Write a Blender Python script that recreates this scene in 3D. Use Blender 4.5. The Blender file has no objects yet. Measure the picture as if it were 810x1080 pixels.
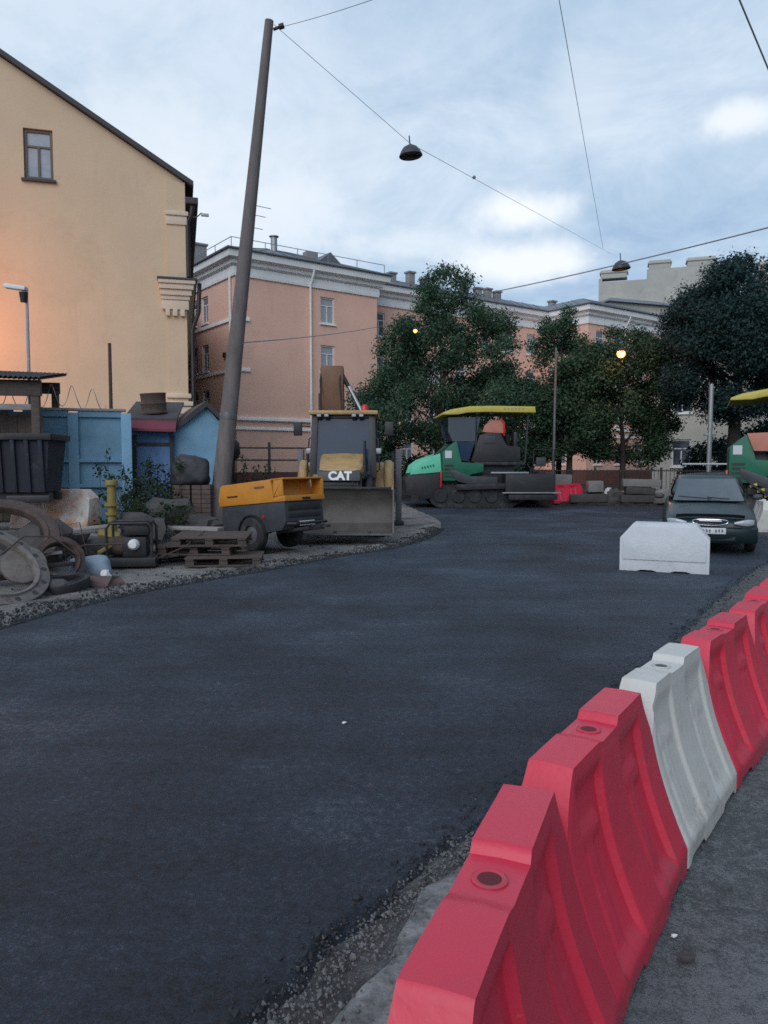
import bpy, bmesh, math, random
import numpy as np
from mathutils import Vector, Matrix, Euler, noise
R = math.radians
random.seed(7)
S = bpy.context.scene
COL = S.collection
# ------------------------------------------------------------------ camera
F, H = 800.0, 1.7
TH = math.atan((540 - 486) / F)
def ray(px, py):
    x = (px - 405) / F; y = -(py - 540) / F
    return Vector((x, math.cos(TH) + y * math.sin(TH), -math.sin(TH) + y * math.cos(TH)))
def G(px, py, z=0.0):
    r = ray(px, py); t = (z - H) / r.z
    return Vector((r.x * t, r.y * t, z))
def P(px, py, Y):
    r = ray(px, py); t = Y / r.y
    return Vector((r.x * t, Y, H + r.z * t))
cam = bpy.data.cameras.new('camera'); co = bpy.data.objects.new('camera', cam); COL.objects.link(co)
cam.sensor_fit = 'VERTICAL'; cam.sensor_height = 24; cam.lens = 24 * F / 1080
cam.clip_start = 0.05; cam.clip_end = 3000
co.location = (0, 0, H); co.rotation_euler = (R(90) - TH, 0, 0)
S.camera = co
# ------------------------------------------------------------------ mesh builder
class MB:
    def __init__(s, M=None):
        s.v = []; s.f = []; s.sm = []; s.M = M
    def add(s, vs, fs, smooth=False):
        o = len(s.v)
        for p in vs:
            p = Vector(p)
            s.v.append(s.M @ p if s.M is not None else p)
        for f in fs:
            s.f.append([i + o for i in f]); s.sm.append(smooth)
        return s
    def box(s, x0, x1, y0, y1, z0, z1):
        return s.add([(x0,y0,z0),(x1,y0,z0),(x1,y1,z0),(x0,y1,z0),(x0,y0,z1),(x1,y0,z1),(x1,y1,z1),(x0,y1,z1)],
                     [(0,3,2,1),(4,5,6,7),(0,1,5,4),(1,2,6,5),(2,3,7,6),(3,0,4,7)])
    def obox(s, c, size, rot=(0,0,0)):
        m = Matrix.Translation(c) @ Euler(rot).to_matrix().to_4x4()
        sx, sy, sz = [q / 2 for q in size]
        vs = [m @ Vector(p) for p in [(-sx,-sy,-sz),(sx,-sy,-sz),(sx,sy,-sz),(-sx,sy,-sz),(-sx,-sy,sz),(sx,-sy,sz),(sx,sy,sz),(-sx,sy,sz)]]
        return s.add(vs, [(0,3,2,1),(4,5,6,7),(0,1,5,4),(1,2,6,5),(2,3,7,6),(3,0,4,7)])
    def bar(s, a, b, w, h=None, up=(0,0,1)):
        a, b = Vector(a), Vector(b); h = h or w
        d = (b - a); L = d.length; d.normalize()
        u = Vector(up)
        if abs(d.dot(u)) > .95: u = Vector((0,1,0))
        r = d.cross(u).normalized(); u = r.cross(d)
        vs = []
        for q in (a, b):
            for i, j in ((-1,-1),(1,-1),(1,1),(-1,1)):
                vs.append(q + r * (i * w / 2) + u * (j * h / 2))
        return s.add(vs, [(0,1,2,3),(7,6,5,4),(0,4,5,1),(1,5,6,2),(2,6,7,3),(3,7,4,0)])
    def cyl(s, a, b, r0, r1=None, n=14, caps=True):
        r1 = r0 if r1 is None else r1
        a, b = Vector(a), Vector(b); d = (b - a).normalized()
        u = Vector((0,0,1)) if abs(d.z) < .9 else Vector((1,0,0))
        x = d.cross(u).normalized(); y = d.cross(x)
        vs = []
        for q, r in ((a, r0), (b, r1)):
            for i in range(n):
                t = 2 * math.pi * i / n
                vs.append(q + (x * math.cos(t) + y * math.sin(t)) * r)
        s.add(vs, [(i, (i+1) % n, n + (i+1) % n, n + i) for i in range(n)], True)
        if caps:
            s.add(vs[:n], [tuple(range(n))]); s.add(vs[n:], [tuple(range(n))])
        return s
    def tube(s, pts, r, n=6, r1=None, closed=False):
        pts = [Vector(p) for p in pts]; vs = []; m = len(pts)
        px = None
        for k, p in enumerate(pts):
            if closed: d = pts[(k+1) % m] - pts[k-1]
            else: d = pts[min(k+1, m-1)] - pts[max(k-1, 0)]
            d.normalize()
            if px is None:
                u = Vector((0,0,1)) if abs(d.z) < .9 else Vector((1,0,0))
                x = d.cross(u).normalized()
            else:
                x = (px - d * px.dot(d)).normalized()
            px = x; y = d.cross(x)
            rr = r if r1 is None else r + (r1 - r) * k / (m - 1)
            for i in range(n):
                t = 2 * math.pi * i / n
                vs.append(p + (x * math.cos(t) + y * math.sin(t)) * rr)
        fs = []
        for k in range(m if closed else m - 1):
            k2 = (k + 1) % m
            for i in range(n):
                j = (i + 1) % n
                fs.append((k*n+i, k*n+j, k2*n+j, k2*n+i))
        s.add(vs, fs, True)
        if not closed:
            s.add(vs[:n], [tuple(range(n))]); s.add(vs[-n:], [tuple(range(n))])
        return s
    def prism(s, poly, axis, a0, a1):
        n = len(poly)
        def pt(p, a):
            return {'x': (a, p[0], p[1]), 'y': (p[0], a, p[1]), 'z': (p[0], p[1], a)}[axis]
        vs = [pt(p, a0) for p in poly] + [pt(p, a1) for p in poly]
        return s.add(vs, [tuple(range(n)), tuple(range(2*n-1, n-1, -1))] + [(i, (i+1) % n, n + (i+1) % n, n + i) for i in range(n)])
    def lathe(s, prof, n=24, c=(0,0,0), axis='z', closed=False):
        vs = []; c = Vector(c)
        for r, z in prof:
            for i in range(n):
                t = 2 * math.pi * i / n
                a, b = r * math.cos(t), r * math.sin(t)
                vs.append(c + Vector({'z': (a, b, z), 'x': (z, a, b), 'y': (a, z, b)}[axis]))
        fs = []; m = len(prof)
        for k in range(m if closed else m - 1):
            k2 = (k + 1) % m
            for i in range(n):
                fs.append((k*n+i, k*n+(i+1) % n, k2*n+(i+1) % n, k2*n+i))
        return s.add(vs, fs, True)
    def loft(s, rings, caps=True, smooth=True):
        n = len(rings[0]); vs = [p for r in rings for p in r]; fs = []
        for k in range(len(rings) - 1):
            for i in range(n):
                j = (i + 1) % n
                fs.append((k*n+i, k*n+j, (k+1)*n+j, (k+1)*n+i))
        s.add(vs, fs, smooth)
        if caps:
            s.add(rings[0], [tuple(range(n))]); s.add(rings[-1], [tuple(range(n))])
        return s
    def quad(s, a, b, c, d):
        return s.add([a, b, c, d], [(0,1,2,3)])
    def build(s, name, mat, parent=None, bevel=0, loc=None, merge=True, recalc=True, seg=2, sub=0):
        me = bpy.data.meshes.new(name); bm = bmesh.new()
        bv = [bm.verts.new(p) for p in s.v]
        for f, sm in zip(s.f, s.sm):
            try:
                q = bm.faces.new([bv[i] for i in f]); q.smooth = sm
            except ValueError: pass
        if merge: bmesh.ops.remove_doubles(bm, verts=bm.verts, dist=1e-5)
        if recalc: bmesh.ops.recalc_face_normals(bm, faces=bm.faces)
        if bevel:
            es = [e for e in bm.edges if len(e.link_faces) == 2 and e.calc_face_angle(0) > .6]
            bmesh.ops.bevel(bm, geom=es, offset=bevel, segments=seg, profile=.6, affect='EDGES', clamp_overlap=True)
            for e in bm.faces: e.smooth = True
        if sub:
            for e in bm.faces: e.smooth = True
        bm.to_mesh(me); bm.free()
        if bevel or sub or any(s.sm): me.set_sharp_from_angle(angle=R(38))
        me.materials.append(mat)
        o = bpy.data.objects.new(name, me); COL.objects.link(o)
        if parent: o.parent = parent
        if loc is not None: o.location = loc
        if sub:
            m = o.modifiers.new('sub', 'SUBSURF'); m.levels = m.render_levels = sub
        return o
def tag(o, label=None, cat=None, group=None, kind=None):
    if label: o['label'] = label
    if cat: o['category'] = cat
    if group: o['group'] = group
    if kind: o['kind'] = kind
    return o
def thing(name, label, cat, loc=(0,0,0), rz=0, group=None):
    o = bpy.data.objects.new(name, None); COL.objects.link(o)
    o.empty_display_size = .2
    o.location = loc; o.rotation_euler = (0, 0, rz)
    return tag(o, label, cat, group)
def copy_tree(o, parent=None):
    c = o.copy(); COL.objects.link(c)
    if parent: c.parent = parent
    for ch in [q for q in list(COL.objects) if q.parent == o]:
        copy_tree(ch, c)
    return c
# ------------------------------------------------------------------ materials
def nn(nt, t, x=0, **kw):
    n = nt.nodes.new(t)
    for k, v in kw.items(): setattr(n, k, v)
    return n
def mat(name, col, rough=.6, metal=0.0, var=.18, vscale=2.5, bump=0.0, bscale=60, dirt=None, spec=.5, coat=0.0, emit=None, alpha=None, trans=0.0, squash=None):
    m = bpy.data.materials.new(name); m.use_nodes = True; nt = m.node_tree; L = nt.links.new
    b = nt.nodes['Principled BSDF']
    b.inputs['Roughness'].default_value = rough; b.inputs['Metallic'].default_value = metal
    b.inputs['Specular IOR Level'].default_value = spec
    if coat: b.inputs['Coat Weight'].default_value = coat; b.inputs['Coat Roughness'].default_value = .12
    if trans: b.inputs['Transmission Weight'].default_value = trans
    tc = nn(nt, 'ShaderNodeTexCoord'); oi = nn(nt, 'ShaderNodeObjectInfo')
    ml = nn(nt, 'ShaderNodeMath', operation='MULTIPLY'); ml.inputs[1].default_value = 37.0
    L(oi.outputs['Random'], ml.inputs[0])
    va = nn(nt, 'ShaderNodeVectorMath', operation='ADD')
    L(tc.outputs['Object'], va.inputs[0]); L(ml.outputs[0], va.inputs[1])
    vec = va.outputs[0]
    if squash:
        mp = nn(nt, 'ShaderNodeVectorMath', operation='MULTIPLY'); mp.inputs[1].default_value = squash
        L(vec, mp.inputs[0]); vec = mp.outputs[0]
    n1 = nn(nt, 'ShaderNodeTexNoise'); n1.inputs['Scale'].default_value = vscale; n1.inputs['Detail'].default_value = 6; n1.inputs['Roughness'].default_value = .62
    L(vec, n1.inputs['Vector'])
    mr = nn(nt, 'ShaderNodeMapRange'); mr.inputs[1].default_value = .25; mr.inputs[2].default_value = .75
    mr.inputs[3].default_value = 1 - var; mr.inputs[4].default_value = 1 + var
    L(n1.outputs['Fac'], mr.inputs[0])
    mx = nn(nt, 'ShaderNodeVectorMath', operation='SCALE'); mx.inputs[0].default_value = col[:3]
    L(mr.outputs[0], mx.inputs['Scale']); out = mx.outputs[0]
    if dirt:
        for dd in dirt:
            dc, thr, sc, amt = dd[:4]
            n2 = nn(nt, 'ShaderNodeTexNoise'); n2.inputs['Scale'].default_value = sc; n2.inputs['Detail'].default_value = 8; n2.inputs['Roughness'].default_value = .7
            if len(dd) > 4 and dd[4]:
                st = nn(nt, 'ShaderNodeVectorMath', operation='MULTIPLY'); st.inputs[1].default_value = dd[4]; L(vec, st.inputs[0]); L(st.outputs[0], n2.inputs['Vector'])
            else: L(vec, n2.inputs['Vector'])
            fac = n2.outputs['Fac']
            if len(dd) > 5:          # splashed mud: denser towards the foot of the thing
                sx = nn(nt, 'ShaderNodeSeparateXYZ'); L(tc.outputs['Object'], sx.inputs[0])
                zr = nn(nt, 'ShaderNodeMapRange'); zr.inputs[1].default_value = 0; zr.inputs[2].default_value = dd[5]; zr.inputs[3].default_value = .16; zr.inputs[4].default_value = -.12
                L(sx.outputs['Z'], zr.inputs[0]); az_ = nn(nt, 'ShaderNodeMath', operation='ADD'); L(fac, az_.inputs[0]); L(zr.outputs[0], az_.inputs[1]); fac = az_.outputs[0]
            r2 = nn(nt, 'ShaderNodeMapRange'); r2.inputs[1].default_value = thr; r2.inputs[2].default_value = thr + .18; r2.inputs[4].default_value = amt
            L(fac, r2.inputs[0])
            mm = nn(nt, 'ShaderNodeMix', data_type='RGBA'); mm.inputs['B'].default_value = (*dc, 1)
            L(r2.outputs[0], mm.inputs['Factor']); L(out, mm.inputs['A']); out = mm.outputs['Result']
    L(out, b.inputs['Base Color'])
    r3 = nn(nt, 'ShaderNodeMapRange'); r3.inputs[3].default_value = max(.02, rough - .12); r3.inputs[4].default_value = min(1, rough + .12)
    L(n1.outputs['Fac'], r3.inputs[0]); L(r3.outputs[0], b.inputs['Roughness'])
    if bump:
        n3 = nn(nt, 'ShaderNodeTexNoise'); n3.inputs['Scale'].default_value = bscale; n3.inputs['Detail'].default_value = 5
        L(vec, n3.inputs['Vector'])
        bp = nn(nt, 'ShaderNodeBump'); bp.inputs['Strength'].default_value = bump; bp.inputs['Distance'].default_value = .02
        L(n3.outputs['Fac'], bp.inputs['Height']); L(bp.outputs[0], b.inputs['Normal'])
    if emit:
        b.inputs['Emission Color'].default_value = (*emit[0], 1); b.inputs['Emission Strength'].default_value = emit[1]
    return m
def leaf_mat(name, c0, c1):
    m = bpy.data.materials.new(name); m.use_nodes = True; nt = m.node_tree; L = nt.links.new
    b = nt.nodes['Principled BSDF']; b.inputs['Roughness'].default_value = .55; b.inputs['Specular IOR Level'].default_value = .12
    g = nn(nt, 'ShaderNodeNewGeometry'); mm = nn(nt, 'ShaderNodeMix', data_type='RGBA')
    mm.inputs['A'].default_value = (*c0, 1); mm.inputs['B'].default_value = (*c1, 1)
    L(g.outputs['Random Per Island'], mm.inputs['Factor']); L(mm.outputs['Result'], b.inputs['Base Color'])
    t = nn(nt, 'ShaderNodeBsdfTranslucent'); L(mm.outputs['Result'], t.inputs['Color'])
    ms = nn(nt, 'ShaderNodeMixShader'); ms.inputs[0].default_value = .22
    L(b.outputs[0], ms.inputs[1]); L(t.outputs[0], ms.inputs[2]); L(ms.outputs[0], nt.nodes['Material Output'].inputs['Surface'])
    return m
def glass_mat(name, col=(.03,.04,.05), rough=.06):
    return mat(name, col, rough, 0, .25, 1.5, spec=.9)
M = {}
dust = (.095, .088, .08)
M['black'] = mat('black_paint', (.018,.018,.02), .5, dirt=[(dust, .55, 3, .35)])
M['rubber'] = mat('rubber', (.02,.02,.021), .8, dirt=[(dust, .5, 5, .5)], bump=.3)
M['steel'] = mat('worn_steel', (.14,.14,.145), .5, .4, .3, 4, dirt=[((.1,.06,.04), .55, 6, .6), (dust, .5, 2.5, .5)], bump=.15)
M['bucket'] = mat('bucket_steel', (.115,.102,.092), .6, .2, .3, 3, dirt=[((.1,.075,.06), .5, 4, .6)], bump=.2)
M['darksteel'] = mat('dark_steel', (.026,.026,.029), .55, .3, .3, 4, dirt=[(dust, .52, 4, .4)], bump=.1)
M['rust'] = mat('rusty_iron', (.075,.05,.042), .85, .1, .35, 6, dirt=[((.16,.13,.12), .55, 8, .6)], bump=.4)
M['castiron'] = mat('grey_cast_iron', (.155,.138,.125), .75, .2, .3, 6, dirt=[((.09,.06,.05), .5, 9, .7)], bump=.4)
M['catyellow'] = mat('tan_yellow_paint', (.46,.29,.12), .5, 0, .15, 3, dirt=[(dust, .5, 4, .5)])
M['boomyellow'] = mat('dirty_brown_paint', (.17,.08,.042), .6, 0, .3, 3, dirt=[((.08,.05,.035), .5, 4, .6)])
M['yellow'] = mat('amber_yellow_paint', (.54,.215,.025), .45, 0, .12, 3, dirt=[(dust, .56, 5, .35)])
M['canopy'] = mat('canopy_yellow_paint', (.52,.43,.07), .5, 0, .12, 2, dirt=[(dust, .56, 3, .4)])
M['green'] = mat('green_paint', (.006,.12,.065), .5, 0, .15, 3, dirt=[(dust, .6, 4, .35)])
M['lightgreen'] = mat('light_green_panel', (.13,.56,.36), .45, 0, .12, 3, dirt=[(dust, .6, 5, .3)])
M['greybody'] = mat('dark_grey_paint', (.042,.044,.052), .5, 0, .2, 3, dirt=[(dust, .52, 4, .45)])
M['chrome'] = mat('chrome', (.75,.76,.78), .18, 1.0, .05)
M['glass'] = glass_mat('dark_glass')
M['winglass'] = glass_mat('window_glass', (.03,.035,.045), .05)
def pane_tones(m):  # pane colours painted pale for curtains and the sky's reflection
    nt = m.node_tree; b = nt.nodes['Principled BSDF']; oi = nn(nt, 'ShaderNodeObjectInfo')
    cr = nn(nt, 'ShaderNodeValToRGB'); cr.color_ramp.interpolation = 'CONSTANT'; e = cr.color_ramp.elements
    e[0].position = 0; e[0].color = (.04,.05,.065,1); e[1].position = .45; e[1].color = (.16,.18,.2,1); x = e.new(.72); x.color = (.34,.36,.38,1)
    nt.links.new(oi.outputs['Random'], cr.inputs[0]); nt.links.new(cr.outputs[0], b.inputs['Base Color'])
pane_tones(M['winglass'])
M['winglass_p'] = mat('pale_window', (.30,.33,.37), .12, 0, .2, 1.2, spec=.8)
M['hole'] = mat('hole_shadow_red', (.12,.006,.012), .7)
M['cabglass'] = mat('cab_glass', (.016,.036,.07), .08, 0, .25, 2, spec=.22, dirt=[((.045,.06,.085), .5, 2.5, .5)])
M['white'] = mat('white_paint', (.72,.72,.72), .6, 0, .08, 2, dirt=[((.3,.28,.25), .58, 4, .4)])
M['red_lens'] = mat('red_lens', (.55,.02,.015), .3)
M['orangepanel'] = mat('orange_panel', (.50,.20,.14), .6, 0, .2, 3)
M['wood'] = mat('weathered_wood', (.085,.064,.054), .85, 0, .35, 4, bump=.4, bscale=30, squash=(1,6,6), dirt=[((.05,.04,.035), .55, 3, .6)])
M['plank'] = mat('grey_plank', (.27,.255,.24), .85, 0, .3, 4, bump=.3, bscale=30, squash=(1,6,6))
M['poleconc'] = mat('weathered_pole', (.145,.125,.12), .9, 0, .3, 3, bump=.35, bscale=25, squash=(3,3,.5), dirt=[((.06,.05,.05), .55, 2, .6)])
M['galv'] = mat('galvanised_metal', (.35,.36,.37), .5, .6, .15, 5)
M['plaster_y'] = mat('yellow_plaster', (.59,.455,.31), .9, 0, .07, .6, bump=.2, bscale=9, dirt=[((.46,.35,.24), .54, .5, .5), ((.5,.4,.29), .57, 3, .35), ((.42,.33,.25), .57, 1.6, .32, (1,1,.12)), ((.36,.29,.22), .68, 7, .5)])
M['plaster_p'] = mat('peach_plaster', (.80,.49,.375), .9, 0, .08, .5, bump=.15, bscale=9, dirt=[((.52,.32,.26), .56, .6, .4), ((.48,.28,.22), .57, 1.4, .45, (1,1,.1)), ((.8,.58,.5), .62, 1.1, .35)])
M['plaster_w'] = mat('cream_plaster', (.5,.47,.4), .9, 0, .08, .6, bump=.1, bscale=14, dirt=[((.3,.28,.24), .56, 1, .4)])
M['plaster_g'] = mat('grey_brick_plaster', (.42,.41,.37), .9, 0, .15, .5, bump=.1, dirt=[((.5,.48,.45), .56, .35, .6), ((.22,.21,.2), .56, .8, .5)])
M['trim'] = mat('white_trim', (.88,.87,.86), .85, 0, .1, 1, dirt=[((.38,.35,.33), .58, 1.2, .5)])
M['trim_y'] = mat('cream_trim', (.64,.53,.41), .85, 0, .1, 1, dirt=[((.4,.34,.27), .58, 1.2, .5)])
M['roof'] = mat('grey_sheet_roof', (.16,.17,.185), .55, .3, .2, .8, dirt=[((.1,.08,.07), .58, .8, .4)])
M['roofdark'] = mat('dark_sheet_roof', (.05,.05,.055), .7, .1, .25, 1.5)
M['winframe'] = mat('white_window_frame', (.68,.68,.68), .5, 0, .05)
M['winframe_d'] = mat('brown_window_frame', (.12,.085,.065), .6, 0, .1)
M['blue'] = mat('light_blue_paint', (.14,.265,.365), .8, 0, .2, 2.5, bump=.2, bscale=20, dirt=[((.2,.26,.3), .55, 2, .5), ((.06,.08,.1), .6, 4, .6)])
M['blue2'] = mat('pale_blue_paint', (.19,.36,.50), .8, 0, .16, 2.5, bump=.2, bscale=20, dirt=[((.25,.3,.34), .56, 2, .5)])
M['maroon'] = mat('maroon_sheet', (.16,.025,.04), .6, 0, .2, 3)
M['skip'] = mat('skip_dark_paint', (.014,.017,.028), .75, .0, .3, 3, dirt=[((.16,.17,.2), .6, 3.5, .6), ((.06,.035,.03), .55, 5, .6)], squash=(2,2,.7))
M['barrier_red'] = mat('red_plastic', (.60,.027,.060), .42, 0, .06, 2.2, bump=.10, bscale=26, dirt=[((.46,.03,.055), .52, 2.5, .6), ((.26,.08,.08), .60, 4, .45), ((.66,.22,.25), .62, 6, .5, (.4,4,4)), ((.15,.08,.08), .58, 7, .55, None, .34), ((.70,.42,.42), .70, 16, .6, (1,1,.35))])
M['barrier_white'] = mat('white_plastic', (.56,.545,.50), .5, 0, .06, 3, bump=.12, bscale=30, dirt=[((.42,.40,.36), .50, 3, .5), ((.26,.24,.21), .60, 6, .5), ((.22,.2,.18), .57, 7, .55, None, .4), ((.34,.33,.31), .63, 9, .4, (1,1,.25))])
M['barrier_orange'] = mat('rust_stained_white_plastic', (.70,.66,.61), .6, 0, .1, 3, dirt=[((.5,.2,.08), .40, 1.6, .85), ((.2,.14,.1), .57, 4, .7)])
M['conc'] = mat('rough_concrete', (.27,.26,.25), .9, 0, .2, 4, bump=.5, bscale=30, dirt=[((.13,.12,.115), .52, 3, .7)])
M['stone'] = mat('kerb_stone', (.2,.19,.185), .9, 0, .3, 3, bump=.4, bscale=20, dirt=[((.1,.09,.085), .52, 3, .6)])
M['stone_dark'] = mat('dark_rubble', (.06,.055,.052), .95, 0, .35, 3, bump=.5, bscale=20)
M['brick'] = mat('pallet_brick', (.105,.072,.066), .9, 0, .35, 5, bump=.4)
M['wrap'] = mat('dark_wrap', (.03,.03,.034), .6, 0, .4, 4, bump=.5, bscale=14)
M['bag'] = mat('pale_blue_sheet', (.24,.30,.36), .7, 0, .2, 4, bump=.6, bscale=12, dirt=[((.1,.1,.1), .56, 3, .6)])
M['gasyellow'] = mat('yellow_pipe_paint', (.23,.17,.04), .6, 0, .2, 6, dirt=[((.1,.06,.03), .55, 6, .7)])
M['fence'] = mat('fence_iron', (.03,.028,.028), .7, .1, .3, 4)
M['wire'] = mat('cable_grey', (.22,.23,.25), .6, 0, .1)
M['bark'] = mat('tree_bark', (.05,.04,.034), .95, 0, .3, 6, bump=.6, bscale=20, squash=(2,2,.4))
M['car'] = mat('dark_green_car_paint', (.006,.018,.02), .38, .0, .08, 2, spec=.4, coat=.12, dirt=[((.05,.055,.06), .6, 4, .35)])
M['car2'] = mat('dark_grey_car_paint', (.03,.032,.036), .3, .2, .08, 2, coat=.8, dirt=[((.10,.10,.10), .58, 4, .4)])
M['carglass'] = mat('windscreen', (.06,.075,.088), .1, 0, .15, 2, spec=.7, dirt=[((.11,.12,.13), .5, 3, .4)])
M['headlamp'] = mat('headlamp_lens', (.38,.40,.42), .15, .1, .1, 8, spec=.6)
M['plate'] = mat('plate_white', (.55,.57,.6), .5, 0, .05, 3)
M['plate_dark'] = mat('plate_marks', (.12,.12,.14), .6, 0, .05, 3)
# ------------------------------------------------------------------ sky and light
SUN_EL, SUN_AZ = 35.0, 203.0      # behind the camera, to its left (azimuth clockwise from +Y)
W = bpy.data.worlds.new('World'); S.world = W; W.use_nodes = True
def make_world():
    nt = W.node_tree; L = nt.links.new; bg = nt.nodes['Background']
    sky = nn(nt, 'ShaderNodeTexSky', sky_type='NISHITA', sun_disc=False)
    sky.sun_elevation = R(SUN_EL); sky.sun_rotation = R(SUN_AZ); sky.air_density = 1.2; sky.dust_density = 2.0; sky.ozone_density = 2.0
    tc = nn(nt, 'ShaderNodeTexCoord'); sp = nn(nt, 'ShaderNodeSeparateXYZ'); L(tc.outputs['Generated'], sp.inputs[0])
    def mth(op, a, b=None, clamp=False):
        n = nn(nt, 'ShaderNodeMath', operation=op, use_clamp=clamp)
        for i, q in enumerate((a, b)):
            if q is None: continue
            if isinstance(q, (int, float)): n.inputs[i].default_value = q
            else: L(q, n.inputs[i])
        return n.outputs[0]
    zc = mth('ADD', mth('MAXIMUM', sp.outputs['Z'], 0.0), .16)
    cb = nn(nt, 'ShaderNodeCombineXYZ')
    L(mth('DIVIDE', sp.outputs['X'], zc), cb.inputs[0]); L(mth('DIVIDE', sp.outputs['Y'], zc), cb.inputs[1])
    def noise_(sc, det, ro, off=0, dist=0):
        ad = nn(nt, 'ShaderNodeVectorMath', operation='ADD'); ad.inputs[1].default_value = (off, off * .7, off * .3)
        L(cb.outputs[0], ad.inputs[0])
        n = nn(nt, 'ShaderNodeTexNoise'); n.inputs['Scale'].default_value = sc; n.inputs['Detail'].default_value = det
        n.inputs['Roughness'].default_value = ro; n.inputs['Distortion'].default_value = dist
        L(ad.outputs[0], n.inputs['Vector']); return n.outputs['Fac']
    n1 = noise_(.9, 8, .6, 3.1, .3); n2 = noise_(2.6, 8, .65, 9.4, .5); n3 = noise_(.35, 4, .5, 1.3)
    s = mth('ADD', mth('MULTIPLY', n1, .42), mth('ADD', mth('MULTIPLY', n2, .36), mth('MULTIPLY', n3, .22)))
    cr = nn(nt, 'ShaderNodeValToRGB'); e = cr.color_ramp.elements
    e[0].position = .40; e[0].color = (3.8, 5.4, 8.0, 1); e[1].position = .62; e[1].color = (7.9, 9.2, 10.7, 1)
    x = cr.color_ramp.elements.new(.5); x.color = (5.4, 7.1, 9.0, 1)
    L(s, cr.inputs[0]); col = cr.outputs[0]
    # thin, bright openings in the cloud deck at a few places of the sky
    nd = nn(nt, 'ShaderNodeTexNoise'); nd.inputs['Scale'].default_value = 9; nd.inputs['Detail'].default_value = 6; nd.inputs['Roughness'].default_value = .6
    L(tc.outputs['Generated'], nd.inputs['Vector'])
    def glow(px, py, rx, rz, amt, colr):
        d = ray(px, py).normalized()
        sb = nn(nt, 'ShaderNodeVectorMath', operation='SUBTRACT'); sb.inputs[1].default_value = d; L(tc.outputs['Generated'], sb.inputs[0])
        ms = nn(nt, 'ShaderNodeVectorMath', operation='MULTIPLY'); ms.inputs[1].default_value = (1/rx, 1/rx, 1/rz); L(sb.outputs[0], ms.inputs[0])
        ln = nn(nt, 'ShaderNodeVectorMath', operation='LENGTH'); L(ms.outputs[0], ln.inputs[0])
        v = mth('ADD', ln.outputs['Value'], mth('MULTIPLY', mth('SUBTRACT', nd.outputs['Fac'], .5), 2.2))
        mr = nn(nt, 'ShaderNodeMapRange', interpolation_type='SMOOTHSTEP'); mr.inputs[1].default_value = 1.25; mr.inputs[2].default_value = .25; mr.inputs[3].default_value = 0; mr.inputs[4].default_value = amt
        L(v, mr.inputs[0])
        return mr.outputs[0], colr
    for g in (glow(545, 222, .075, .026, 1.0, (11.2, 11.6, 12.0)), glow(560, 276, .13, .030, 1.0, (10.8, 11.3, 11.8)), glow(440, 258, .10, .02, .6, (9.8, 10.6, 11.4)),
              glow(775, 125, .05, .022, .95, (10.6, 11.2, 11.8)), glow(615, 95, .05, .05, .4, (9, 10, 11)),
              glow(165, 150, .20, .06, .7, (9.8, 10.6, 11.4)), glow(230, 240, .18, .08, .8, (10, 10.8, 11.6)), glow(330, 160, .12, .05, .4, (9, 10, 11))):
        mm = nn(nt, 'ShaderNodeMix', data_type='RGBA'); L(g[0], mm.inputs['Factor']); L(col, mm.inputs['A']); mm.inputs['B'].default_value = (*g[1], 1)
        col = mm.outputs['Result']
    mm = nn(nt, 'ShaderNodeMix', data_type='RGBA'); mm.inputs['Factor'].default_value = .88
    L(sky.outputs[0], mm.inputs['A']); L(col, mm.inputs['B'])
    ea = nn(nt, 'ShaderNodeMapRange', interpolation_type='SMOOTHSTEP'); ea.inputs[1].default_value = .42; ea.inputs[2].default_value = .85; ea.inputs[3].default_value = 1; ea.inputs[4].default_value = .42
    L(sp.outputs['X'], ea.inputs[0])
    sc_ = nn(nt, 'ShaderNodeVectorMath', operation='SCALE'); L(mm.outputs['Result'], sc_.inputs[0]); L(ea.outputs[0], sc_.inputs['Scale'])
    L(sc_.outputs[0], bg.inputs['Color']); bg.inputs['Strength'].default_value = .090
make_world()
sun = bpy.data.lights.new('sun', 'SUN'); sun.energy = 1.4; sun.angle = R(50); sun.color = (.98, .98, 1)
so = bpy.data.objects.new('sun', sun); COL.objects.link(so)
az, el = R(SUN_AZ), R(SUN_EL)
so.rotation_euler = (-Vector((math.sin(az) * math.cos(el), math.cos(az) * math.cos(el), math.sin(el)))).to_track_quat('-Z', 'Y').to_euler()
# ------------------------------------------------------------------ ground
def nz(x, y, s, k=0): return noise.noise(Vector((x * s, y * s, k * 7.3)))
left_px = [(0,662),(60,645),(130,628),(200,615),(280,602),(350,588),(420,578),(455,567),(468,556),(462,546),(440,538),(425,530)]
LE = [Vector((-8.2,-4,0)), Vector((-5.6,2,0)), Vector((-4.55,5.4,0))] + [G(*p) for p in left_px] + [Vector((.2,33.5,0)), Vector((-3,35.0,0)), Vector((-14,38,0)), Vector((-40,45,0))]
RE = [Vector((-3.2,-4,0)), Vector((-1.4,.4,0))] + [G(*p) for p in [(235,1080),(330,1000),(420,925),(500,860),(545,825),(650,720),(700,680),(760,622),(800,592)]] + [Vector((8.6,15.2,0)), Vector((12,18.0,0)), Vector((18,20.5,0)), Vector((40,22,0))]
FE = [Vector((40,30,0)), Vector((20,28.3,0)), Vector((10.3,27.8,0)), Vector((6.3,29.0,0)), Vector((3.6,32.5,0)), Vector((1.5,38,0)), Vector((-14,43,0)), Vector((-40,51,0))]
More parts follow.
